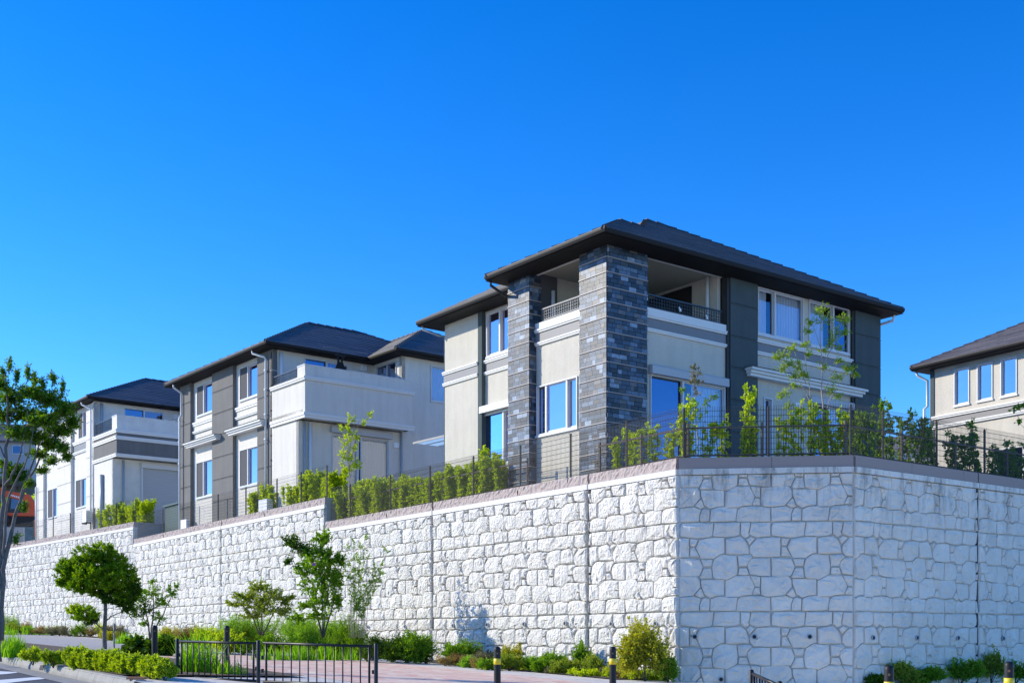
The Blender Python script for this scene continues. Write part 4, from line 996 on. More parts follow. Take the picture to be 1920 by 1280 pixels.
# ------------------------------------------------------------------ foliage
def leaf_mesh(name, P, D, size, mat_name, aspect=.5, up=.1, jit=.45, fold=.25):
    """many folded two-triangle leaves; P base points, D growth directions"""
    N = len(P); P = np.asarray(P, float); D = np.asarray(D, float)
    D = D + np.random.normal(0, jit, (N, 3)); D /= np.linalg.norm(D, axis=1)[:, None]+1e-9
    nrm = np.random.normal(0, 1, (N, 3)); nrm[:, 2] += up*2; 
    S = np.cross(D, nrm); S /= np.linalg.norm(S, axis=1)[:, None]+1e-9; U = np.cross(S, D)
    L = size*np.random.uniform(.65, 1.25, (N, 1)); W = L*aspect*.5
    V = np.empty((N, 4, 3)); V[:, 0] = P; V[:, 1] = P+D*L*.5+S*W+U*W*fold; V[:, 2] = P+D*L-U*L*.12; V[:, 3] = P+D*L*.5-S*W+U*W*fold
    me = bpy.data.meshes.new(name); me.vertices.add(4*N); me.vertices.foreach_set('co', V.reshape(-1))
    b = np.arange(N)*4; F = np.stack([b, b+1, b+2, b, b+2, b+3], 1).reshape(-1)
    me.loops.add(6*N); me.loops.foreach_set('vertex_index', F.astype(np.int32))
    me.polygons.add(2*N); me.polygons.foreach_set('loop_start', np.arange(0, 6*N, 3, dtype=np.int32)); me.polygons.foreach_set('loop_total', np.full(2*N, 3, dtype=np.int32))
    me.materials.append(MATS[mat_name]); me.update(calc_edges=True); return me
def ball(n, rr):
    v = rr.normal(0, 1, (n, 3)); v /= np.linalg.norm(v, axis=1)[:, None]; return v
def twigs_in(center, rx, ry, rz, ntw, per, rr, src=None, ln=None, upb=.3):
    """twigs growing inside an ellipsoid, leaves strung along each"""
    P = []; D = []; T = []
    c = np.array(center); R = np.array([rx, ry, rz])
    dirs = ball(ntw, rr); rad_ = rr.uniform(.35, 1.0, (ntw, 1))**.6
    tips = c + dirs*R*rad_
    for i in range(ntw):
        g = dirs[i]*R; g = g/np.linalg.norm(g); g[2] += upb; g /= np.linalg.norm(g)
        l_ = ln if ln else .35*R.mean(); base = tips[i]-g*l_
        T.append((base, tips[i]))
        s = rr.uniform(.05, 1, (per, 1)); pts = base + (tips[i]-base)*s + rr.normal(0, .012, (per, 3))
        side = ball(per, rr); dd = g*.7+side*.8
        P.append(pts); D.append(dd)
    return np.concatenate(P), np.concatenate(D), T
def plant(name, label, cat, base, stems, clumps, leaf, aspect, lm, bark='bark_grey', per=8, seed=1, twig_len=None, group=None, upb=.3, jit=.35, twig_r=.004, crown='crown', trunk='trunk', lmats=None, up=.1, dens=1.0):
    """stems: [(points, r0, r1)] world; clumps: [(center, rx, ry, rz, twigs)] world"""
    rr = np.random.RandomState(seed); root = thing(name, label, cat, base, 0, group); b = Vector(base)
    mb = MB()
    for pts, r0, r1 in stems:
        k = len(pts); pl_ = []
        for i in range(k-1):                      # gentle wobble between the given points
            a, c = Vector(pts[i]), Vector(pts[i+1])
            for q in range(3): pl_.append(a.lerp(c, q/3)+Vector(rr.normal(0, .006+.01*(a-c).length, 3))*(0 if (q == 0) else 1)-b)
        pl_.append(Vector(pts[-1])-b); n = len(pl_)
        mb.tube(pl_, [r0+(r1-r0)*i/(n-1) for i in range(n)], 7 if r0 > .02 else 5)
    groups_ = {}
    for c in clumps:
        ctr, rx, ry, rz, nt_ = c[:5]; nt_ = max(1, int(nt_*dens)); m_ = c[5] if len(c) > 5 else lm
        P, D, T = twigs_in(ctr, rx, ry, rz, nt_, per, rr, ln=twig_len, upb=upb)
        groups_.setdefault(m_, []).append((P-np.array(b), D))
        for t0, t1 in T:
            if twig_r > 0: mb.tube([Vector(t0)-b, Vector(t1)-b], [twig_r, twig_r*.5], 3, False)
    if mb.v: part(trunk, mb, bark, root, smooth=True)
    for m_, L in groups_.items():
        P = np.concatenate([p for p, d in L]); D = np.concatenate([d for p, d in L])
        me = leaf_mesh(crown, P, D, leaf, m_, aspect, up, jit); link(crown, me, root)
    return root
def blades(name, label, base, n, h, spread, m, seed, cat='grass', lean=.35, wd=.012, kind=None, box=None):
    """arching grass blades from a patch"""
    rr = np.random.RandomState(seed); root = link(name, None, None, base); mb = MB()
    for i in range(n):
        if box: ox, oy = box(rr)
        else: a = rr.uniform(0, 6.28); r = spread*math.sqrt(rr.uniform(0, 1)); ox, oy = r*math.cos(a), r*math.sin(a)
        oz = G(base[0]+ox, base[1]+oy)-G(base[0], base[1])
        a = rr.uniform(0, 6.28); H_ = h*rr.uniform(.25, 1.2)*(.7+.6*math.sin(ox*3.1+oy*2.3+seed)**2); ln = lean*H_*rr.uniform(.3, 1.4); dx, dy = math.cos(a), math.sin(a); sx, sy = -dy*wd, dx*wd
        q = []
        for s, w_ in ((0, 1), (.5, .9), (1, .05)):
            x = ox+dx*ln*s*s; y = oy+dy*ln*s*s; z = oz+H_*(s-.15*s*s*(ln/H_ if H_ else 0)); q += [(x-sx*w_, y-sy*w_, z), (x+sx*w_, y+sy*w_, z)]
        mb.add(q, [(0,1,3,2), (2,3,5,4)])
    me = mb.mesh(name, m); bpy.data.objects.remove(root); o = link(name, me, None, base)
    tag(o, label, cat, None, kind); return o

# ---- tall loose tree at the left edge
def pp(pts, d, dd=None): return [at(x, y, d+(dd[i] if dd else 0)) for i, (x, y) in enumerate(pts)]
bz = ground_at(3, 1236); D_ = bz.y
def C(px, py, rpx, rpy, n, d, m=None, rd=None):
    p = at(px, py, d); s = d/FPX; t = (tuple(p), rpx*s, (rd if rd else rpx)*s, rpy*s, n); return t+((m,) if m else ())
st = [(pp([(-2,1240),(-3,1150),(1,1050),(4,960),(8,911),(12,861),(16,799),(13,740),(8,700)], D_), .060, .012), (pp([(2,1200),(4,1110),(10,1045),(20,1005),(28,967),(39,939),(52,905),(69,872),(84,840),(98,800)], D_, [0,0,0,0,.1,.2,.3,.4,.5,.6]), .052, .010),
      (pp([(6,1060),(10,975),(17,930),(30,902),(45,875),(54,850),(62,800)], D_, [0,-.1,-.2,-.3,-.4,-.4,-.5]), .030, .008), (pp([(28,967),(40,925),(54,887),(66,855),(88,790),(110,760)], D_, [0,.1,.1,.1,0,0]), .026, .007),
      (pp([(8,911),(21,890),(37,855),(44,815),(52,770)], D_, [0,-.2,-.3,-.4,-.5]), .024, .007), (pp([(12,861),(2,840),(-20,800)], D_), .02, .006), (pp([(16,799),(26,770),(38,735),(60,700)], D_), .014, .005), (pp([(84,840),(112,800),(130,775)], D_, [.4,.3,.2]), .012, .005)]
rt = random.Random(5)
cl = []
for (x, y, rx, ry, n, dd) in [(20,742,34,26,26,.2),(60,735,32,24,26,-.3),(92,748,34,26,30,.1),(122,768,26,22,22,-.2),(135,790,18,20,14,.2),(45,775,36,22,28,.4),(82,785,36,22,32,-.4),(112,805,30,20,24,.2),(60,815,36,18,28,.0),(95,832,30,16,22,.3),(30,810,28,20,20,-.4),(5,780,30,30,20,.3),(-25,760,36,40,24,-.2),(118,838,18,12,12,-.3),(125,855,14,10,7,.0),(72,850,26,12,12,.3),(0,720,26,22,12,-.3),(-30,820,30,30,14,.1),(80,880,16,14,6,.2),(98,862,18,12,8,-.2),(8,870,12,16,6,.2),(45,950,10,14,4,.1),(30,1010,8,8,3,0),(55,905,10,10,4,0)]:
    cl.append(C(x, y, rx, ry, n, D_+dd))
spr = [(18,676,.0),(32,694,.1),(52,690,-.1),(66,702,.2),(100,700,.1),(118,716,0),(80,712,-.2),(6,690,.1)]
for x, y, dd in spr: cl.append(C(x, y+8, 6, 22, 4, D_+dd, None)); st.append((pp([(x-4, y+50), (x, y-2)], D_+dd), .006, .002))
plant('street_tree', 'tall open-crowned street tree with several leaning stems at the left edge', 'tree', bz, st, cl, .060, .38, 'leaf_zelkova', dens=3.2, per=20, seed=3, twig_len=.22, upb=.15)

# ---- round clipped tree with stake
b = ground_at(196, 1216); d = b.y
st = [(pp([(196,1222),(196,1180),(198,1140),(197,1105),(194,1070),(186,1045)], d), .068, .020), (pp([(196,1180),(185,1172),(168,1160),(150,1152)], d, [0,-.1,-.2,-.3]), .022, .008), (pp([(198,1165),(207,1155),(225,1148),(238,1138)], d, [0,.1,.2,.2]), .022, .008), (pp([(197,1110),(165,1085),(140,1070)], d, [0,-.2,-.3]), .02, .008), (pp([(197,1110),(225,1085),(240,1070)], d, [0,.2,.2]), .02, .008), (pp([(197,1105),(180,1070),(160,1040)], d, [0,.2,.4]), .02, .008)]
cl = [C(x, y, rx, ry, n, d+dd, m) for x, y, rx, ry, n, dd, m in [(165,1040,30,20,36,-.1,None),(195,1036,30,22,36,.1,None),(140,1062,30,22,36,0,None),(120,1082,20,20,26,.1,None),(222,1058,28,24,34,0,None),(243,1085,20,26,28,.1,None),(170,1078,36,26,44,-.35,None),(205,1085,34,26,40,-.3,None),(150,1098,28,16,26,-.1,None),(232,1112,24,18,26,.05,None),(182,1105,22,14,18,.3,None),(190,1060,44,30,40,.35,None),(180,1060,40,30,24,0,'leaf_dark'),(215,1095,30,22,22,0,'leaf_dark'),(212,1122,26,12,16,.1,'leaf_dark'),(185,1075,64,46,60,.1,None),(150,1085,34,24,30,.2,None),(160,1150,28,18,30,-.25,None),(140,1142,18,12,18,-.2,'leaf_azalea'),(170,1162,18,10,12,-.1,'leaf_dark'),(236,1135,20,14,16,.15,'leaf_dark'),(240,1120,22,18,22,.1,'leaf_dark'),(205,1112,30,14,18,.2,'leaf_dark'),(120,1064,20,18,20,0,None),(256,1105,12,16,14,.05,'leaf_dark')]]
plant('clipped_tree', 'round dark green clipped tree with a low side tuft and a grey stake', 'tree', b, st, cl, .075, .40, 'leaf_round', dens=2.2, per=34, seed=4, twig_len=.13, upb=.45)
sb = ground_at(214, 1214); mb = MB(); mb.tube([(0,0,-.1),(0,0,.72)], .026, 8); s_ = tag(part('tree_stake', mb, 'stake_grey', None, True), 'grey wooden stake beside the round clipped tree', 'stake'); s_.location = sb; mb = MB(); mb.tube([(-.13,0,.52),(.03,0,.52)], .018, 6); part('tie', mb, 'rubber', s_)
# ---- small tree right of it
d = 38.0; b = at(281, 1196, d); b.z = G(b.x, b.y)
st = [(pp([(281,1200),(279,1170),(272,1140),(262,1115)], d), .03, .008), (pp([(282,1198),(286,1165),(288,1130),(287,1100)], d), .03, .008), (pp([(284,1190),(300,1160),(318,1125),(330,1100)], d), .024, .006), (pp([(280,1180),(268,1155),(255,1140)], d), .014, .005)]
cl = [C(x, y, rx, ry, n, d, m) for x, y, rx, ry, n, m in [(262,1118,18,16,18,None),(285,1108,20,18,20,None),(256,1145,18,16,16,'leaf_dark'),(278,1140,20,18,18,'leaf_dark'),(305,1128,18,16,16,None),(322,1108,14,14,12,None),(300,1155,18,14,12,None),(268,1165,14,12,9,None),(331,1098,6,10,4,None),(285,1088,10,10,6,None)]]
plant('small_tree', 'small loose multi-stemmed tree before the sunlit wall, left of the black posts', 'tree', b, st, cl, .07, .5, 'leaf_mid', 'bark_dark', dens=1.7, per=16, seed=5, twig_len=.18)
# ---- spreading bush, dark leafy shrub, feathery willow-like shrub in front of the wall
d = 31.0
b = at(490, 1190, d); b.z = G(b.x, b.y)
st = [(pp([(488,1190),(470,1150),(445,1125)], d), .02, .005), (pp([(490,1190),(490,1140),(487,1100)], d), .02, .005), (pp([(492,1190),(515,1145),(535,1125)], d), .02, .005), (pp([(489,1190),(478,1140),(468,1105)], d), .015, .005)]
cl = [C(x, y, rx, ry, n, d+dd) for x, y, rx, ry, n, dd in [(485,1098,26,16,22,0),(458,1118,26,14,20,.2),(510,1112,28,16,22,-.2),(440,1130,22,8,12,0),(535,1125,18,12,12,.1),(480,1128,36,18,26,.2),(505,1140,34,18,20,-.1),(470,1150,28,14,14,0),(545,1118,12,6,6,0),(530,1145,20,14,12,.2)]]
plant('bush', 'olive green spreading bush against the sunlit wall behind the barrier', 'bush', b, st, cl, .065, .5, 'leaf_olive', 'bark_dark', dens=2.0, per=18, seed=6, twig_len=.2)
d = 31.6
b = at(605, 1190, d); b.z = G(b.x, b.y)
st = [(pp([(605,1195),(595,1150),(578,1110),(560,1070),(545,1040)], d), .022, .006), (pp([(606,1195),(605,1140),(602,1080),(600,1010)], d), .022, .006), (pp([(607,1195),(620,1150),(632,1100),(640,1060)], d), .022, .006), (pp([(605,1190),(585,1130),(570,1090)], d), .016, .005), (pp([(606,1190),(612,1130),(620,1080)], d), .016, .005)]
cl = [C(x, y, rx*1.3, ry*1.3, n, d+dd, m) for x, y, rx, ry, n, dd, m in [(605,1005,18,14,14,0,None),(600,1030,20,16,16,0,None),(545,1012,18,10,10,.1,'leaf_dark'),(560,1025,20,10,11,0,'leaf_dark'),(575,1035,16,12,11,0,None),(620,1045,20,16,16,.1,None),(590,1055,26,18,20,-.2,None),(638,1050,12,14,9,0,None),(570,1068,20,16,15,.1,None),(612,1075,26,20,22,.2,None),(540,1050,8,6,4,0,'leaf_dark'),(630,1085,16,20,14,-.1,None),(590,1095,28,20,22,0,None),(615,1120,24,20,16,.2,None),(585,1130,22,16,14,-.2,None),(635,1125,12,16,8,0,None),(560,1155,20,10,8,.1,None),(600,1150,26,12,12,0,None)]]
plant('leafy_shrub', 'tall dark leafy shrub fanning out before the sunlit wall step', 'shrub', b, st, cl, .07, .75, 'leaf_mid', 'bark_dark', dens=2.6, per=14, seed=7, twig_len=.2)
mb = MB(); mb.lathe([(.001,0),(.04,.01),(.05,.03),(.03,.015),(.001,.012)], (0,0,0), 8); mat('petal', (.45,.12,.42), .6); o = tag(part('flower', mb, 'petal', None), 'single mauve flower on the tall dark leafy shrub', 'flower'); o.location = at(589, 1058, d-.55); o.rotation_euler = (1.2, 0, 0)
d = 32.0
b = at(672, 1195, d); b.z = G(b.x, b.y)
st = []; cl = []
for i in range(15):
    x1 = 645+78*i/14+rt.uniform(-4,4); y1 = rt.uniform(1000,1060)+abs(x1-680)*.5; xm = 668+(x1-672)*.45; st.append((pp([(670+(i-7)*2.2,1195),(xm,1120),(x1,y1)], d+rt.uniform(-.3,.3)), .0075, .003))
    for s in (.3,.5,.68,.84,1.0): 
        xx = 670+(x1-670)*s**1.3; yy = 1180+(y1-1180)*s; cl.append(C(xx, yy, 7, 16, 3, d+rt.uniform(-.3,.3)))
plant('slender_shrub', 'airy upright shrub of many thin stems right of the dark leafy shrub', 'shrub', b, st, cl, .06, .45, 'leaf_mid', 'bark_pale', per=15, seed=8, twig_len=.14, upb=.9)

# ---- low shrubs and weeds along the foot of the wall
def low(name, label, px, py_base, py_top, wpx, lm, seed, leaf=.05, asp=.45, n=60, per=9, cat='shrub', depth=None, dd=0., upb=.5, up=.15, tl=None):
    b = ground_at(px, py_base) if depth is None else at(px, py_base, depth)
    b = Vector((b.x*(1+dd/b.y), b.y+dd, 0)); b.z = G(b.x, b.y)
    s = b.y/FPX; zt_ = at(px, py_top, b.y).z; h = max(zt_-b.z, .15); rx = wpx*s/2*1.22; h *= 1.1
    rr = random.Random(seed); cl = []
    for i in range(5):
        cl.append(((b.x+rr.uniform(-.55,.55)*rx, b.y+rr.uniform(-.4,.4)*rx, b.z+h*rr.uniform(.3,.62)), rx*rr.uniform(.45,.65), rx*rr.uniform(.45,.6), h*rr.uniform(.32,.42), n//5))
    st = [([(b.x, b.y, b.z-.03), (c[0][0], c[0][1], c[0][2]+.1*h)], .010, .004) for c in cl]
    return plant(name, label, cat, b, st, cl, leaf*1.08, asp*1.15, lm, 'bark_dark', int(per*2.2), seed, tl or .35*h, None, upb, dens=2.3, twig_r=.003, crown='foliage', trunk='stems', up=up)
low('feathery_shrub', 'bright feathery green shrub behind the barrier, below the olive bush', 455, 1216, 1152, 130, 'leaf_feather', 21, .09, .12, 260, 12, upb=1.2)
low('feathery_shrub', 'feathery light green shrub behind the barrier under the tall leafy shrub', 545, 1222, 1150, 100, 'leaf_feather', 22, .09, .12, 230, 12, upb=1.2)
low('feathery_shrub', 'blue-green feathery shrub behind the right barrier panel', 600, 1228, 1158, 80, 'leaf_feather', 23, .085, .12, 210, 12, upb=1.2)
low('feathery_shrub', 'dense deep green feathery shrub at the right end of the barrier', 652, 1232, 1152, 78, 'leaf_mid', 24, .075, .15, 260, 13, upb=1.0)
low('feathery_shrub', 'tall wispy green shrub left of the tall leafy shrub', 505, 1214, 1150, 90, 'leaf_feather', 221, .08, .14, 240, 12, upb=1.2)
low('feathery_shrub', 'pale feathery shrub hiding the foot of the airy upright shrub', 690, 1226, 1160, 60, 'leaf_feather', 222, .08, .14, 160, 12, upb=1.2)
low('weedy_shrub', 'bright weedy shrub just right of the second black post', 425, 1226, 1178, 70, 'leaf_lime', 223, .055, .4, 130, 10)
low('weedy_shrub', 'dark shaded shrub low between the two barrier panels', 490, 1228, 1182, 90, 'leaf_mid', 224, .055, .4, 150, 10)
low('weedy_shrub', 'dark shaded shrub low behind the right barrier panel', 570, 1232, 1186, 90, 'leaf_mid', 225, .055, .4, 150, 10)
low('weedy_shrub', 'light green weedy shrub below the olive bush, left side', 440, 1216, 1168, 70, 'leaf_azalea', 226, .055, .4, 130, 10)
low('round_shrub', 'low rounded bright green shrub beside the second black post', 395, 1218, 1172, 66, 'leaf_lime', 25, .05, .5, 130, 10)
low('dark_shrub', 'low blackish green shrub touching the barrier end', 690, 1240, 1185, 60, 'leaf_dark', 26, .05, .4, 120, 9)
low('dark_shrub', 'dark scraggly shrub right of the barrier end', 735, 1240, 1192, 62, 'leaf_dark', 27, .06, .4, 110, 8)
low('dark_shrub', 'broad mid green shrub at the wall foot left of the yellow-banded posts', 800, 1243, 1172, 90, 'leaf_mid', 28, .06, .45, 190, 9)
low('dark_shrub', 'small dark shrub under the first dark wall joint', 868, 1246, 1195, 64, 'leaf_mid', 29, .055, .4, 100, 8)
low('low_plant', 'grey-green low plant behind the first yellow-banded post', 905, 1248, 1215, 56, 'leaf_greydry', 30, .05, .4, 70, 8)
low('dark_shrub', 'wide dark shrub between the barrier end and the broad mid green shrub', 765, 1242, 1188, 90, 'leaf_dark', 227, .06, .4, 190, 10)
low('dark_shrub', 'low mid green shrub just right of the broad mid green shrub', 838, 1246, 1205, 60, 'leaf_mid', 228, .055, .4, 100, 8)
low('low_plant', 'lavender-like grey tuft right of the first dark wall joint', 890, 1250, 1222, 50, 'leaf_greydry', 229, .06, .2, 90, 9, upb=1.1)
low('low_plant', 'yellowish low plant close behind the left yellow-banded post', 945, 1254, 1210, 46, 'leaf_yellow', 230, .05, .4, 90, 9)
low('low_plant', 'low green weed right of the small yellow-green bush', 1010, 1258, 1228, 56, 'leaf_feather', 231, .06, .2, 100, 9, upb=1.1)
low('low_plant', 'olive weed tuft in the middle of the bed between the yellow-banded posts', 1062, 1263, 1230, 60, 'leaf_olive', 232, .055, .3, 100, 9)
low('low_plant', 'pale weed tuft at the left foot of the tall yellow-green bush', 1140, 1270, 1240, 46, 'leaf_yellow', 233, .05, .35, 70, 8)
low('yellow_bush', 'small yellow-green bush on the wall foot between the yellow-banded posts', 988, 1250, 1186, 42, 'leaf_yellow', 31, .055, .5, 120, 9)
low('low_plant', 'low wispy plant right of the first yellow-banded post', 955, 1256, 1222, 50, 'leaf_olive', 32, .06, .3, 70, 8)
low('low_plant', 'straggly green plant midway along the bed between the yellow-banded posts', 1030, 1260, 1222, 70, 'leaf_mid', 33, .06, .3, 90, 8)
low('low_plant', 'tall thin plant under the second dark wall joint', 1092, 1262, 1200, 40, 'leaf_mid', 34, .06, .4, 60, 8)
low('low_plant', 'spreading weed patch left of the second yellow-banded post', 1110, 1266, 1225, 60, 'leaf_olive', 35, .055, .35, 80, 8)
low('yellow_bush', 'tall yellow-green bush at the sunlit foot of the wall corner', 1210, 1276, 1160, 92, 'leaf_yellow', 36, .055, .5, 300, 11)
low('low_plant', 'dark low plant at the very corner of the wall', 1252, 1278, 1225, 40, 'leaf_mid', 37, .05, .4, 60, 8)
low('low_plant', 'dry weed tuft right of the yellow-green bush by the corner', 1170, 1272, 1238, 40, 'leaf_dry', 38, .06, .3, 50, 7)
for i, (px, top, wpx, m_, lb) in enumerate([(1690,1236,60,'leaf_olive','sparse olive shrub at the shaded wall foot behind a yellow-banded post'),(1740,1250,60,'leaf_mid','low shrub right of the left of two near yellow-banded posts'),(1800,1232,70,'leaf_mid','dense dark green shrub under the right dark wall joint'),(1858,1212,46,'leaf_olive','tall thin-stemmed weed shrub before the shaded wall'),(1905,1228,60,'leaf_mid','leafy shrub at the right edge of the shaded wall foot'),(1650,1262,50,'leaf_dark','tiny dark plant at the shaded wall foot')]):
    k = (px-960)/FPX; t_ = (P7.x-k*P7.y)/(k*DR.y-DR.x); q = P7+DR*t_+Vector((.593,-.805))*.45
    low('wall_shrub', lb, px, 1290, top, wpx, m_, 50+i, .05, .45, 130, 8, depth=q.y)
# weeds and dry growth further along the sunlit wall
for i, (px, yb, yt, wpx, m_, lb) in enumerate([(20,1184,1150,50,'leaf_feather','weedy clump at the wall foot beside the left tree'),(60,1186,1160,50,'leaf_dry','dry brownish weed clump behind the path at far left'),(90,1187,1156,44,'leaf_feather','bright green weed clump behind the far left path'),(130,1188,1164,60,'leaf_olive','olive weed clump behind the path left of the clipped tree'),(165,1190,1166,40,'leaf_feather','green weed clump just left of the clipped tree trunk'),(240,1196,1166,50,'leaf_dry','dry reddish weeds behind the grey stake'),(205,1200,1180,40,'leaf_yellow','yellow-green weeds behind the clipped tree trunk'),(322,1204,1164,50,'leaf_yellow','yellow-green weed clump right of the first black post'),(355,1206,1172,50,'leaf_dry','dry grass clump between the two black posts')]):
    low('weed_clump', lb, px, yb, yt, wpx, m_, 70+i, .07, .2, 130, 9, cat='weeds', upb=1.0)
# grass in the bed and in the planting strip
def patch(label, px0, px1, py, n, h, m, seed, dep=.5):
    n = int(n*.6); a, b_ = ground_at(px0, py), ground_at(px1, py); c = (a+b_)/2; v = b_-a
    rc = np.random.RandomState(seed+50); nc = max(6, n//35); CS = [(rc.uniform(-.5,.5), rc.uniform(-dep,dep)) for _ in range(nc)]; sp_ = .13
    def bx(rr):
        c_ = CS[rr.randint(nc)]; s = c_[0]; q = c_[1]+rr.normal(0, sp_); e = rr.normal(0, sp_); return v.x*s+e, v.y*s+q
    blades('grass', label, (c.x, c.y, G(c.x, c.y)), n, h, 0, m, seed, box=bx, kind='stuff')
patch('bright grass along the back of the paved path behind the barrier', 490, 690, 1236, 1500, .33, 'leaf_grass', 1, .5)
patch('grass along the back of the path left of the black posts', 205, 330, 1206, 900, .35, 'leaf_grass', 2, .8)
patch('grass and weeds at the wall foot beyond the left path', 5, 200, 1189, 1400, .40, 'leaf_grass', 3, 1.2)
WK = [('leaf_mid',.055,.3),('leaf_olive',.05,.35),('leaf_feather',.06,.18),('leaf_greydry',.05,.25),('leaf_lime',.045,.45),('leaf_dry',.05,.2)]
rw = random.Random(12)
for i in range(34):
    px = 835+420*(i+rw.uniform(-.3,.3))/33; py = 1247+(px-835)*.066+rw.uniform(-5,3); m_, lf, ap = rw.choice(WK)
    o = low('bed_weed', 'small wild weed in the bed at the wall foot near the yellow-banded posts', px, py, py-rw.uniform(12,30), rw.uniform(26,48), m_, 400+i, lf, ap, 36, 8, cat='weeds', upb=.8); o['group'] = 'wild weeds at the sunlit wall foot'
for i in range(16):
    px = 5+265*(i+rw.uniform(-.3,.3))/15; py = 1187+px*.04; m_, lf, ap = rw.choice(WK)
    o = low('bed_weed', 'small wild weed beyond the left path at the wall foot', px, py, py-rw.uniform(16,32), rw.uniform(28,46), m_, 450+i, lf*1.3, ap, 46, 9, cat='weeds', upb=.8); o['group'] = 'wild weeds beyond the left path'
patch('bright rough grass beside the kerb at the left edge', 12, 44, 1231, 700, .36, 'leaf_grass', 5, .3)
patch('low grass under the azalea bushes beside the kerb', 50, 130, 1238, 380, .16, 'leaf_grass', 6, .25)
b = at(372, 1268, 20.6); b.z = G(b.x, b.y); blades('tall_grass', 'tall arching grass clump behind the left barrier panel', b, 260, .66, .34, 'leaf_grass', 8, cat='grass clump', lean=.5)
b = at(432, 1268, 20.3); b.z = G(b.x, b.y); blades('tall_grass', 'lower grass clump behind the middle of the left barrier panel', b, 120, .34, .3, 'leaf_feather', 9, cat='grass clump', lean=.6)
# azalea hedge by the kerb: individual bushes
az = [(62,1243,1212,44,'sparse small azalea bush beside the kerb, nearest the left tree'),(100,1248,1218,42,'second small azalea bush, low and open, left of the azalea hedge')]
for i, (px, yb, yt, w_, lb) in enumerate(az): low('azalea', lb, px, yb, yt, w_, 'leaf_azalea', 90+i, .045, .5, 90, 9)
for i, px in enumerate(range(140, 316, 13)):
    yb = 1250+(px-138)*.13
    r_ = low('azalea', 'azalea bush in the dense yellow-green hedge beside the kerb', px, yb+2, yb-41, 40, 'leaf_azalea', 100+i, .042, .5, 130, 10, upb=.6); r_['group'] = 'azalea hedge beside the kerb'
for i, (px, yb, yt, w_, lb) in enumerate([(258,1226,1198,46,'big-leaved dark green plant behind the azalea hedge'),(300,1228,1196,50,'big-leaved dark green plant below the first black post')]):
    low('big_leaf_plant', lb, px, yb, yt, w_, 'leaf_dark', 120+i, .15, .8, 50, 4, cat='plant', upb=.2, up=1.2)

leafmat('leaf_garden', (.09,.20,.025), (.22,.34,.04), .5)
# ---- hedges on the terraces: shrub variants copied along the fences
def hedge_proto(seed, h, rx, lm, leaf=.055, n=70, per=10, group=None, label=None, sparse=1.0, bark='bark_dark', dens=2.4, nst=4, spread=.5):
    rr = random.Random(seed); cl = []; st = []
    for i in range(nst):
        x, y = rr.uniform(-spread,spread)*rx, rr.uniform(-spread,spread)*rx*.7; top = h*rr.uniform(.75, 1.05)
        st.append(([(x*.4, y*.4, -.05), (x, y, top*.5), (x*1.1+rr.uniform(-.04,.04), y, top)], .010, .004))
        for s in (.22, .42, .62, .8, .95):
            if rr.random() < sparse: cl.append(((x*(.5+.6*s), y, top*s), rx*.36, rx*.34, h*.13, max(2, n//16)))
    return plant('hedge_shrub', label, 'shrub', (0,0,0), st, cl, leaf*1.0, .64, lm, bark, int(per*2.0), seed, .12, group, .7, twig_r=.0025, crown='foliage', trunk='stems', dens=dens)
def row(fc, xs_, z, y, protos, label, used, jz=.06):
    rr = random.Random(len(xs_))
    for i, x in enumerate(xs_):
        p = protos[i % len(protos)]; q = fc.w(x, y+rr.uniform(-.06,.06), z)
        if p.name not in used: used.add(p.name); p.location = q; p.rotation_euler = (0,0,rr.uniform(0,6)); o = p; o['label'] = label
        else: o = dup(p, q, rr.uniform(0,6), label)
        s = rr.uniform(.85, 1.12); o.scale = (s, s, s*rr.uniform(.78,1.15)); o.rotation_euler = (rr.uniform(-.09,.09), rr.uniform(-.09,.09), rr.uniform(0,6))
used = set()
PA = [hedge_proto(200+i, 1.12, .42, 'leaf_lime', .062, 100, 9, 'hedge shrubs in front of the grey striped house', nst=7, spread=.85, dens=1.9) for i in range(4)]
f = fac(7.0, T3); row(f, [x for x in lin(.3, f.L-.35, 24)], ZC1+.28, .62, PA, 'light green shrub in the dense hedge behind the long fence below the awning', used)
PB = [hedge_proto(210+i, 1.15, .42, 'leaf_lime', .062, 100, 9, 'hedge shrubs on the middle terrace', nst=7, spread=.85, dens=1.9) for i in range(3)]
f = fac(T3, 24.0); row(f, lin(.5, f.L-.3, 11), ZC2+.28, .70, PB, 'light green shrub in the short hedge at the balcony corner of the grey striped house', used)
PC = [hedge_proto(220+i, 1.2, .46, 'leaf_lime', .065, 100, 9, 'hedge shrubs on the far terrace', nst=7, spread=.85, dens=1.9) for i in range(3)]
f = Facet(P6b, P5); row(f, [f.L-.4-.42*i for i in range(12)], ZC3+.28, .7, PC, 'light green shrub in the far hedge below the rolled shutter', used)
f = fac(31.2, 35.8); row(f, lin(.4, f.L-.3, 8), ZC2+.9, 2.9, PC, 'light green shrub behind the dark green shed', used)
PD = [hedge_proto(230+i, 1.0+.12*i, .30, 'leaf_lime', .075, 44, 6, 'fence shrubs above the shaded wall', sparse=.9, dens=1.7) for i in range(4)]
f = fac(0, 3.1); row(f, [.55, .95, 1.4, 1.75, 2.25, 2.75], ZC1+.28, .55, PD, 'upright light green shrub behind the mesh, left of the wall corner post', used)
f = Facet(P0, P7); row(f, [.25, .6, .95, 1.35, 1.6, 2.15, 2.5, 2.75, 3.05, 3.35], ZC1+.28, .6, PD, 'upright light green shrub behind the mesh over the shaded wall front', used)
PE = [hedge_proto(240+i, 1.05+.12*i, .30, 'leaf_garden', .075, 40, 6, 'fence shrubs over the right wall', sparse=.85, dens=1.6) for i in range(4)]
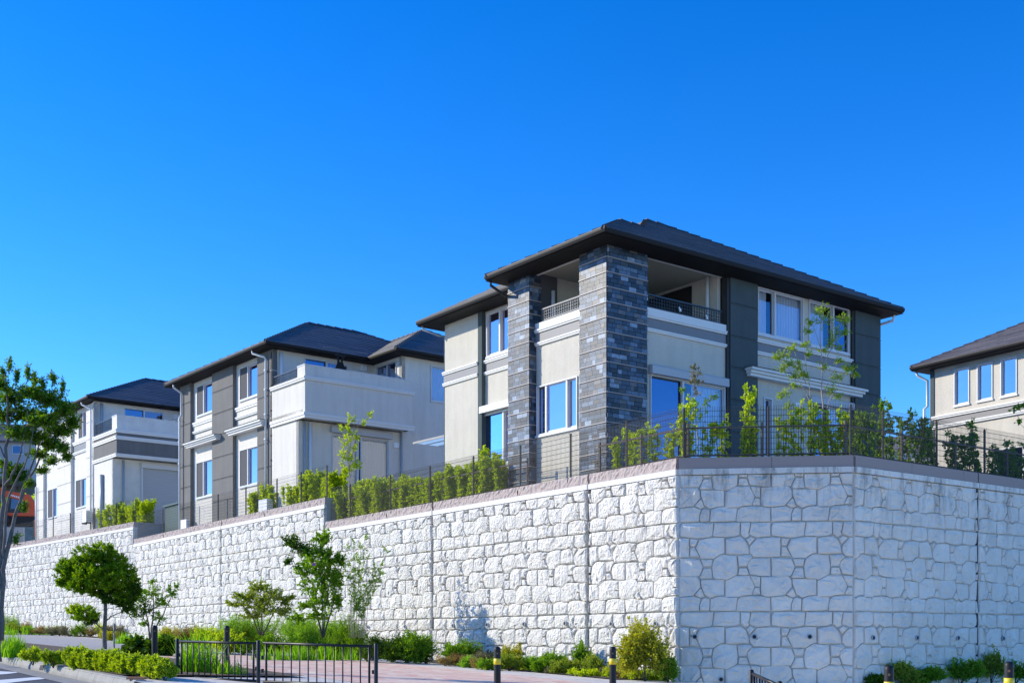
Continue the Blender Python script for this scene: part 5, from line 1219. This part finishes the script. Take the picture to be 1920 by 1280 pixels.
f = Facet(P7, P7+DR*11.5); row(f, [.2, .5], ZC1+.28, .55, PD, 'upright light green shrub behind the mesh at the start of the right wall', used); row(f, [.85+.42*i for i in range(24)], ZC1+.28, .6, PE, 'slim dark green shrub behind the mesh over the right-hand wall', used)

# ---- young garden trees above the wall
d = 27.2
def gp(pts): return pp(pts, d)
b = at(1540, 862, d); b.z = ZC1+.28
st = [(gp([(1547,868),(1544,800),(1541,740),(1541,690),(1538,640),(1540,585)]), .026, .006), (gp([(1545,868),(1530,790),(1515,745),(1495,710),(1470,680)]), .018, .005), (gp([(1530,790),(1519,740),(1512,690),(1508,640)]), .014, .004), (gp([(1544,800),(1555,750),(1572,720),(1596,690)]), .012, .004), (gp([(1541,700),(1555,660),(1572,625),(1580,600)]), .012, .004), (gp([(1512,720),(1498,680),(1486,650)]), .010, .004), (gp([(1538,650),(1528,620),(1516,600)]), .009, .003), (gp([(1548,868),(1556,800),(1566,770)]), .012, .005), (gp([(1525,868),(1500,810),(1480,760),(1468,735)]), .010, .004), (gp([(1541,740),(1560,700),(1575,672)]), .010, .004)]
cl = [C(x, y, r*1.5, r*1.15, n, d) for x, y, r, n in [(1541,580,13,9),(1545,600,15,9),(1520,602,9,5),(1516,620,9,5),(1580,600,12,8),(1588,597,7,4),(1570,622,13,8),(1585,622,9,6),(1560,640,11,7),(1508,645,9,5),(1486,650,10,5),(1470,662,13,8),(1458,668,10,7),(1478,680,11,7),(1498,685,12,8),(1515,665,9,5),(1545,655,9,5),(1575,650,11,6),(1466,690,9,6),(1505,700,10,6),(1575,675,9,6),(1596,690,12,7),(1606,700,8,5),(1488,705,9,5),(1570,705,11,7),(1515,705,8,4),(1473,735,10,5),(1465,742,8,4),(1562,728,12,7),(1570,742,9,5),(1478,760,9,5),(1490,722,8,4),(1545,685,9,5),(1585,690,9,5)]]
plant('young_tree', 'slender pale-stemmed young tree with airy light leaves in front of the slate panels', 'tree', b, st, cl, .056, .36, 'leaf_maple', 'bark_pale', dens=2.4, per=11, seed=41, twig_len=.14, upb=.2)
d = 26.6
b = at(1308, 866, d); b.z = ZC1+.28
st = [(gp([(1308,868),(1306,800),(1302,750),(1303,715),(1308,680)]), .016, .004), (gp([(1303,760),(1292,735),(1284,730)]), .007, .003), (gp([(1303,740),(1315,715),(1320,700)]), .007, .003), (gp([(1302,730),(1294,705),(1298,690)]), .006, .003), (gp([(1305,780),(1322,755),(1340,740)]), .007, .003), (gp([(1303,720),(1315,690)]), .005, .002)]
cl = [C(x, y, r, r, n, d, m) for x, y, r, n, m in [(1303,700,14,9,'leaf_greydry'),(1310,715,12,8,'leaf_greydry'),(1297,712,9,6,'leaf_greydry'),(1306,735,14,6,'leaf_greydry'),(1280,731,8,4,None),(1302,762,16,9,None),(1325,752,14,8,None),(1340,742,10,6,None),(1315,775,16,8,None),(1295,780,10,5,None),(1300,688,8,4,'leaf_greydry')]]
plant('small_tree', 'thin small tree with a dried greyish top before the sliding door', 'tree', b, st, cl, .065, .45, 'leaf_mid', 'bark_pale', per=9, seed=42, twig_len=.12)
d = 37.0
b = at(655, 930, d); b.z = ZC1+.3
st = [(gp([(655,935),(655,870),(652,820),(655,775)]), .018, .004), (gp([(655,890),(665,830),(672,790),(695,775)]), .012, .004), (gp([(654,880),(645,830),(640,790)]), .010, .003), (gp([(655,850),(664,800),(668,760)]), .008, .003)]
cl = [C(x, y, r, r*1.2, n, d) for x, y, r, n in [(655,800,12,8),(650,825,14,10),(660,845,16,12),(645,850,14,10),(668,815,10,6),(694,776,8,4),(680,790,8,4),(652,870,16,12),(668,868,12,9),(640,800,7,4),(662,785,6,3),(655,780,6,3)]]
plant('young_tree', 'young light green tree rising from the hedge before the sliding door of the striped house', 'tree', b, st, cl, .07, .55, 'leaf_lime', 'bark_pale', dens=1.5, per=12, seed=43, twig_len=.16, upb=.8)
d = 28.4
b = at(1130, 885, d); b.z = ZC1+.3
st = [(gp([(1112,905),(1122,880),(1132,850)]), .012, .005), (gp([(1122,880),(1140,862),(1150,840)]), .008, .003), (gp([(1125,872),(1122,850),(1128,830)]), .006, .003)]
plant('dry_bush', 'greyish half-dry bush at the foot of the nearest tiled pillar', 'bush', b, st, [C(1135,850,20,20,26,d), C(1150,865,16,16,16,d), C(1128,868,14,12,12,d)], .05, .35, 'leaf_greydry', 'bark_dark', per=7, seed=44, twig_len=.16)
d = 31.0
b = at(1945, 900, d); b.z = ZC1+.3
plant('garden_tree', 'leafy branch ends of a garden tree reaching in at the right edge', 'tree', b, [(gp([(1950,905),(1948,820),(1945,760),(1940,720)]), .03, .008), (gp([(1946,770),(1925,760),(1905,762)]), .010, .004), (gp([(1948,800),(1925,805),(1908,790)]), .010, .004)], [C(1905,762,12,7,7,d), C(1920,758,14,9,9,d), C(1912,790,10,8,6,d), C(1928,810,14,10,8,d), C(1945,760,20,24,22,d), C(1940,735,16,14,12,d), C(1900,768,6,5,3,d), C(1918,830,8,8,4,d)], .085, .5, 'leaf_mid', 'bark_pale', per=7, seed=45, twig_len=.15)
# ------------------------------------------------------------------ street furniture
def bollard(px, py_top, d, label, band):
    b = at(px, py_top, d); g = G(b.x, b.y); h = b.z-g
    root = thing('bollard', label, 'bollard', (b.x, b.y, g), 0, 'black bollards along the pavement'); r = .057
    mb = MB(); mb.lathe([(r,-.05),(r,h-.06),(r*.97,h-.035),(r*.8,h-.014),(r*.45,h-.003),(.001,h)], (0,0,0), 20); part('post', mb, 'bollard_black', root, True)
    if band:
        mb = MB(); mb.lathe([(r+.0005,h-.30),(r+.004,h-.298),(r+.004,h-.202),(r+.0005,h-.20)], (0,0,0), 20); part('yellow_band', mb, 'bollard_yellow', root, True)
    a = math.atan2(-b.y, -b.x)
    for z in (h-.115, h-.62):
        if z < .04: continue
        mb = MB(); c = Vector((math.cos(a), math.sin(a), 0)); mb.tube([c*(r-.005)+Vector((0,0,z)), c*(r+.006)+Vector((0,0,z))], .016, 10); part('bolt_cover', mb, 'reflector', root)
bollard(290, 1171, 23.6, 'plain black bollard beside the small loose tree', False)
bollard(425.5, 1172, 24.5, 'plain black bollard rising behind the left barrier panel', False)
bollard(932.5, 1211, 20.0, 'black yellow-banded bollard standing before the sunlit wall, left one of two', True)
bollard(1149, 1211, 20.0, 'black yellow-banded bollard next to the tall yellow-green bush', True)
bollard(1667, 1246, 14.6, 'near black yellow-banded bollard left of the dark green wall shrubs', True)
bollard(1892, 1239, 14.6, 'near black yellow-banded bollard close to the right edge', True)

def barrier(label, A, B, gate_px, h=.82, end_panel=None):
    """tubular barrier: posts, rails and bars, plan points A..B (world xy at ground)"""
    root = thing('barrier', label, 'barrier', (A.x, A.y, A.z), 0, None)
    return root
def tube_part(root, name, a, b, r, m='barrier_black', n=10):
    mb = MB(); o = root.location; mb.tube([Vector(a)-o, Vector(b)-o], r, n); return part(name, mb, m, root, True)
def panel(root, A, B, ztop, zbot, nb, rail_r=.021, bar_r=.010, post=(True, True), ph=.05):
    A = Vector(A); B = Vector(B); d = (B-A).normalized()
    for i, P in enumerate((A, B)):
        if post[i]:
            g = G(P.x, P.y); mb = MB(); o = root.location; zt_ = (ztop[i]+ph)-g
            mb.lathe([(.030,-.1),(.030,zt_-.02),(.022,zt_-.004),(.001,zt_)], (P.x-o.x, P.y-o.y, g-o.z), 14); part('post', mb, 'barrier_black', root, True)
    e0, e1 = A+d*.06, B-d*.06
    for nm, z in (('top_rail', ztop), ('bottom_rail', zbot)): tube_part(root, nm, (e0.x, e0.y, z[0]), (e1.x, e1.y, z[1]), rail_r)
    for i in range(nb):
        s = (i+.35)/(nb-.3); p = e0.lerp(e1, s); zt_ = ztop[0]+(ztop[1]-ztop[0])*s; zb_ = zbot[0]+(zbot[1]-zbot[0])*s
        tube_part(root, 'bar', (p.x, p.y, zb_), (p.x, p.y, zt_), bar_r*(1.7 if i in (0, nb-1) else 1), n=8)
    for P, s in ((A, 1), (B, -1)):
        for k in (.28, .62):
            z = zbot[0]+(ztop[0]-zbot[0])*k; q = P+d*s*.045; mb = MB(); o = root.location; mb.box(q.x-.02-o.x, q.x+.02-o.x, q.y-.012-o.y, q.y+.012-o.y, z-.03-o.z, z+.03-o.z); part('hinge', mb, 'barrier_black', root)
dA, dB, dC = 19.6, 18.4, 17.6
a, b_, c_ = at(332.5, 1200, dA), at(484.5, 1203, dB), at(705, 1210, dC)
r_ = thing('barrier', 'black tubular two-panel barrier across the pavement', 'barrier', (b_.x, b_.y, G(b_.x, b_.y)))
zz = lambda py, d: (1200-py)/FPX*d
panel(r_, (a.x,a.y), (b_.x,b_.y), (zz(1201.5,dA), zz(1205,dB)), (zz(1268,dA), zz(1276,dB)), 13)
q = (b_.x+.03, b_.y-.02)
panel(r_, q, (c_.x,c_.y), (zz(1204.5,dB), zz(1211,dC)), (zz(1276.5,dB), zz(1284,dC)), 13, post=(False, True))
dA, dB = 14.2, 15.3
a, b_ = at(1409, 1254, dA), at(1462, 1290, 13.2)
r_ = thing('barrier', 'second black tubular barrier, only its post top and rail end showing at the bottom', 'barrier', (a.x, a.y, G(a.x, a.y)))
panel(r_, (a.x,a.y), (b_.x,b_.y), (zz(1262,14.2), zz(1284,13.2)), (zz(1340,14.2), zz(1372,13.2)), 9, rail_r=.020)
q = at(1455, 1279, 13.6); mb = MB(); g = G(q.x, q.y); mb.lathe([(.03,-.1),(.03,q.z-g-.02),(.02,q.z-g-.004),(.001,q.z-g)], (0,0,0), 14); o = tag(part('barrier_post', mb, 'barrier_black', None, True), 'separate black post just beyond the second barrier rail', 'post'); o.location = (q.x, q.y, g)

# ------------------------------------------------------------------ things standing round the houses
def ac_unit(label, loc, rz):
    root = thing('outdoor_unit', label, 'air conditioner', loc, rz, 'air conditioner outdoor units')
    mb = MB(); mb.box(-.4, .4, -.15, .15, .06, .62); part('casing', mb, 'white_plastic', root)
    mb = MB(); mb.box(-.33, -.22, -.12, .12, 0, .06); mb.box(.22, .33, -.12, .12, 0, .06); part('feet', mb, 'rubber', root)
    mb = MB(); mb.lathe([(.22,0),(.22,.012),(.20,.012),(.20,0)], (0,0,0), 20); o = part('fan_ring', mb, 'pipe_grey', root); o.location = (-.1,-.152,.34); o.rotation_euler = (math.pi/2,0,0)
    mb = MB(); mb.lathe([(.19,0),(.03,.006),(.001,.006)], (0,0,0), 20); o = part('fan_grille', mb, 'pipe_grey', root); o.location = (-.1,-.153,.34); o.rotation_euler = (math.pi/2,0,0)
    for q in range(5): mb = MB(); mb.box(-.402, -.4, -.12, .12, .15+q*.09, .18+q*.09); part('louvre', mb, 'pipe_grey', root)
    return root
def hw(H, x, y, z): return H.root.matrix_basis @ Vector((x, y, z-H.zb)) if False else Matrix.Translation(H.root.location) @ Matrix.Rotation(H.root.rotation_euler.z, 4, 'Z') @ Vector((x, y, z-H.zb))
ac_unit('white outdoor unit at the near corner of the grey striped house, beside the short hedge', hw(H2, -.30, -.10, 4.55), rad(38+90)).scale = (.8,.8,.8)
ac_unit('white outdoor unit low at the far end of the grey striped house', hw(H2, -.10, 7.5, 4.50), rad(38+90)).scale = (.7,.7,.7)
ac_unit('white outdoor unit at the downpipe corner of the far white house', hw(H3, -.35, .1, 5.75), rad(38+90))
# garden shed
c = TL(33.9)+IN*1.15
root = thing('garden_shed', 'dark green metal garden shed on the middle terrace, ribbed doors', 'shed', (c.x, c.y, ZC2+.26), rad(35))
mb = MB(); mb.box(-.1, 2.6, -.9, .9, 0, 1.5); part('body', mb, 'shed_green', root)
for i in range(9): mb = MB(); mb.box(-.0+.29*i, .26+.29*i, -.925, -.90, .08, 1.42); part('door_panel', mb, 'shed_green', root)
mb = MB(); mb.box(-.18, 2.7, -1.0, .98, 1.5, 1.58); part('roof', mb, 'shed_green', root)
# glazed awning between the houses
root = thing('awning', 'small flat glazed awning on a taupe post left of the pillar house', 'awning', at(808, 880, 40.0), rad(38))
def hl(px, py, d): return Matrix.Rotation(-rad(38), 3, 'Z') @ (at(px, py, d)-root.location)
e0 = hl(775, 841, 40.0)
x0, y0, z0 = e0; y0 -= 2.2
for k in range(5): mb = MB(); mb.box(x0+.02+.5*k, x0+.48+.5*k, y0+.03, y0+2.2, z0+.19, z0+.205); part('roof_sheet', mb, 'poly_panel', root)
mb = MB(); mb.box(x0-.02, x0+2.6, y0, y0+.04, z0+.15, z0+.22); mb.box(x0-.02, x0+.02, y0+.04, y0+2.2, z0+.15, z0+.22); part('edge_frame', mb, 'steel_taupe', root)
for k in range(6): mb = MB(); mb.box(x0+.5*k-.012, x0+.5*k+.012, y0+.05, y0+2.2, z0+.165, z0+.186); part('rafter', mb, 'steel_taupe', root)
mb = MB(); mb.box(x0+.85, x0+.97, y0+1.3, y0+1.42, -3, z0+.15); part('post', mb, 'steel_taupe', root)
mb = MB(); mb.tube([(x0+.9, y0+1.36, z0-.05), (x0+1.5, y0+1.2, z0+.16)], .05, 8); part('brace', mb, 'steel_taupe', root)
# black garment on a hanger over the balcony of the striped house
p = hw(H2, 1.55, -2.2, 9.80)
root = thing('hanger', 'clothes hanger hooked above the blank balcony parapet of the striped house', 'hanger', p, rad(38))
mb = MB(); mb.tube([(-.2,0,.28),(0,0,.42),(.2,0,.28),(-.2,0,.28)], .012, 5); part('frame', mb, 'rail_black', root); mb = MB(); mb.tube([(0,0,.42),(0,0,.50),(.03,0,.55),(.06,0,.50)], .008, 5); part('hook', mb, 'rail_black', root)
mb = MB(); mb.tube([(-.6,.1,.52),(1.2,.1,.54)], .010, 6); o = tag(part('drying_pole', mb, 'rail_silver', None), 'thin drying pole over the blank balcony that holds the hanger', 'pole'); o.location = p; o.rotation_euler = (0,0,rad(38))
n = 12; mb = MB()
def cloth(s, u): wdt = .055+.19*max(0, (s-.25)/.75)**.8 if s > .25 else .055; return wdt
for sgn in (-1, 1): mb.add([(sgn*.15,0.012,.32),(sgn*.09,0.012,.35),(sgn*.015,.012,.05),(sgn*.11,.012,.05)], [(0,1,2,3)])
mb.add([(-.11,.012,.05),(.11,.012,.05),(.21,.02,-.25),(-.21,.02,-.25)], [(0,1,2,3)]); mb.add([(-.11,-.012,.05),(.11,-.012,.05),(.21,-.02,-.25),(-.21,-.02,-.25)], [(0,1,2,3)])
o = tag(part('garment', mb, 'cloth_black', None), 'black sleeveless top hanging on the balcony hanger', 'garment'); o.location = p; o.rotation_euler = (0,0,rad(38))

# ------------------------------------------------------------------ far left: excavator, low wall, hillside
ez = 6.0
ex = at(44, 972, 78.0); ex.z = (1200-985)/FPX*78
root = thing('excavator', 'orange excavator behind the left tree, boom over its cab', 'excavator', ex, rad(8))
for y in (-.85, .45):
    mb = MB(); mb.prism([(-1.2,0),(-1.35,.25),(-1.2,.5),(1.2,.5),(1.35,.25),(1.2,0)], y, y+.4, lambda a,b,h: (a, h, b)); part('track', mb, 'rubber', root)
mb = MB(); mb.box(-1.0, 1.5, -.8, .8, .55, .75); mb.prism([(.3,.75),(1.55,.75),(1.6,1.2),(1.4,1.5),(.3,1.5)], -.8, .8, lambda a,b,h: (a, h, b)); part('body', mb, 'orange_paint', root)
mb = MB(); mb.prism([(-.8,.75),(.28,.75),(.28,1.95),(-.55,1.95),(-.8,1.5)], -.8, .0, lambda a,b,h: (a, h, b)); cb = part('cab', mb, 'frame_dark', root)
mb = MB(); mb.quad((-.6,-.81,1.0),(.2,-.81,1.0),(.2,-.81,1.85),(-.5,-.81,1.85)); part('cab_window', mb, 'glass', cb)
mb = MB(); mb.prism([(1.0,1.35),(.6,1.9),(-.9,2.15),(-1.15,2.0),(-1.1,1.8),(.4,1.5),(.8,1.1)], -.15+.3, .15+.3, lambda a,b,h: (a, h-1.15, b)); part('boom', mb, 'orange_paint', root)
mb = MB(); mb.prism([(-1.2,2.35),(-.95,2.3),(-.8,.6),(-1.0,.55)], .0, .22, lambda a,b,h: (a, h-.96, b)); part('stick', mb, 'orange_paint', root)
mb = MB(); mb.prism([(-1.0,.65),(-.75,.6),(-.55,.2),(-.9,.0),(-1.15,.25)], -.05, .35, lambda a,b,h: (a, h-1.0, b)); part('bucket', mb, 'rubber', root)
mb = MB(); 
for i, x in enumerate((-.55,-.44,-.33,-.22,-.11,0)): mb.box(x, x+.08, -1.006, -1.001, 1.80-.03*i, 1.90-.03*i)
part('boom_lettering', mb, 'white_plastic', root)
mb = MB(); a = at(-60, 1012, 72); b_ = at(68, 1012, 74); mb.box(a.x, b_.x, 72.0, 72.25, a.z-1, (1200-988)/FPX*72); tag(part('low_wall', mb, 'concrete_grey', None), 'low bare concrete wall beyond the far terrace, under the excavator', 'wall')
mb = MB(); p = at(65, 1006, 71); mb.tube([p, p+Vector((0,0,1.0))], .05, 8); tag(part('marker_post', mb, 'orange_paint', None), 'orange post at the end of the low concrete wall', 'post')
mb = MB()
# hillside rising behind
gx = lin(-150, -40, 22); gy = lin(84, 260, 20); vv = []
rh = random.Random(3)
for y in gy:
    for x in gx:
        s = (y-84)/176; edge = max(0, min(1, (-50-x)/14+.35)); vv.append((x, y, 6.2+ (30*s**.8)*edge + 1.0*math.sin(x*.21+y*.13)*min(1, s*4) + rh.uniform(-.3,.3)))
mb = MB(); k = len(gx); mb.add(vv, [(j*k+i, j*k+i+1, (j+1)*k+i+1, (j+1)*k+i) for j in range(len(gy)-1) for i in range(k-1)])
link('hillside', mb.mesh('hillside', 'dry_earth', True))['kind'] = 'structure'
def far_house(label, px, py, d, wdt, h, rh_, rz, m='hill_house', rm='hill_roof'):
    p = at(px, py, d); root = thing('far_house', label, 'house', p, rad(rz))
    mb = MB(); mb.box(-wdt/2, wdt/2, -4, 4, -2, h); part('wall', mb, m, root)
    mb = MB(); e = .5; mb.prism([(-4-e, h), (0, h+rh_), (4+e, h), (4+e, h-.15), (0, h+rh_-.15), (-4-e, h-.15)], -wdt/2-e, wdt/2+e, lambda a,b,hh: (hh, a, b)); part('roof', mb, rm, root)
    for i in range(3):
        x = -wdt/2+wdt*(i+.5)/3; q = MB(); q.box(x-.6, x+.6, -4.06, -3.95, h*.35, h*.8); w_ = part('window', q, 'alu_white', root); g = MB(); g.quad((x-.53,-4.07,h*.35+.07),(x+.53,-4.07,h*.35+.07),(x+.53,-4.07,h*.8-.07),(x-.53,-4.07,h*.8-.07)); part('pane', g, 'glass_dark', w_)
far_house('brown-roofed house on the hillside behind the left tree', 42, 868, 150, 9, 1.6, 3.2, 20, 'hill_house', 'hill_roof')
far_house('tall grey house on the hillside at the left edge', 3, 872, 140, 8, 2.2, 1.2, 10, 'hill_house', 'roof_brown')
far_house('distant grey-roofed house seen through the fence between the pillar house and the cream house', 1722, 866, 110, 10, .6, 1.9, -30, 'hill_house', 'hill_roof')
low_ = [(-58.2, 92, 1.6), (-55, 95, 2.0), (-61, 96, 1.4), (-53.5, 90, 1.5)]
for i, (x, y, r) in enumerate(low_):
    p = Vector((x*.62*1.0, y, 0)); px = (24, 48, 12, 58)[i]; p = at(px, 948-(i%2)*4, y)
    plant('hill_bush', ['green bush on the hillside left of the excavator cab','broad green bush above the excavator boom','dark bush low on the hillside at the left edge','green bush on the hillside beside the far white house'][i], 'bush', p-Vector((0,0,.8)), [([p-Vector((0,0,1.2)), p], .05, .02)], [((p.x, p.y, p.z), r*.7, r*.6, r*.45, 120)], .22, .6, ('leaf_mid','leaf_lime','leaf_dark','leaf_lime')[i], 'bark_dark', 8, 300+i, .4)
p = at(28, 885, 120); plant('hill_tree', 'dark round tree on the hillside below the brown-roofed house', 'tree', p-Vector((0,0,2)), [([p-Vector((0,0,2.2)), p], .12, .05)], [((p.x, p.y, p.z), 1.5, 1.4, 1.1, 160)], .3, .6, 'leaf_dark', 'bark_dark', 8, 310, .5)
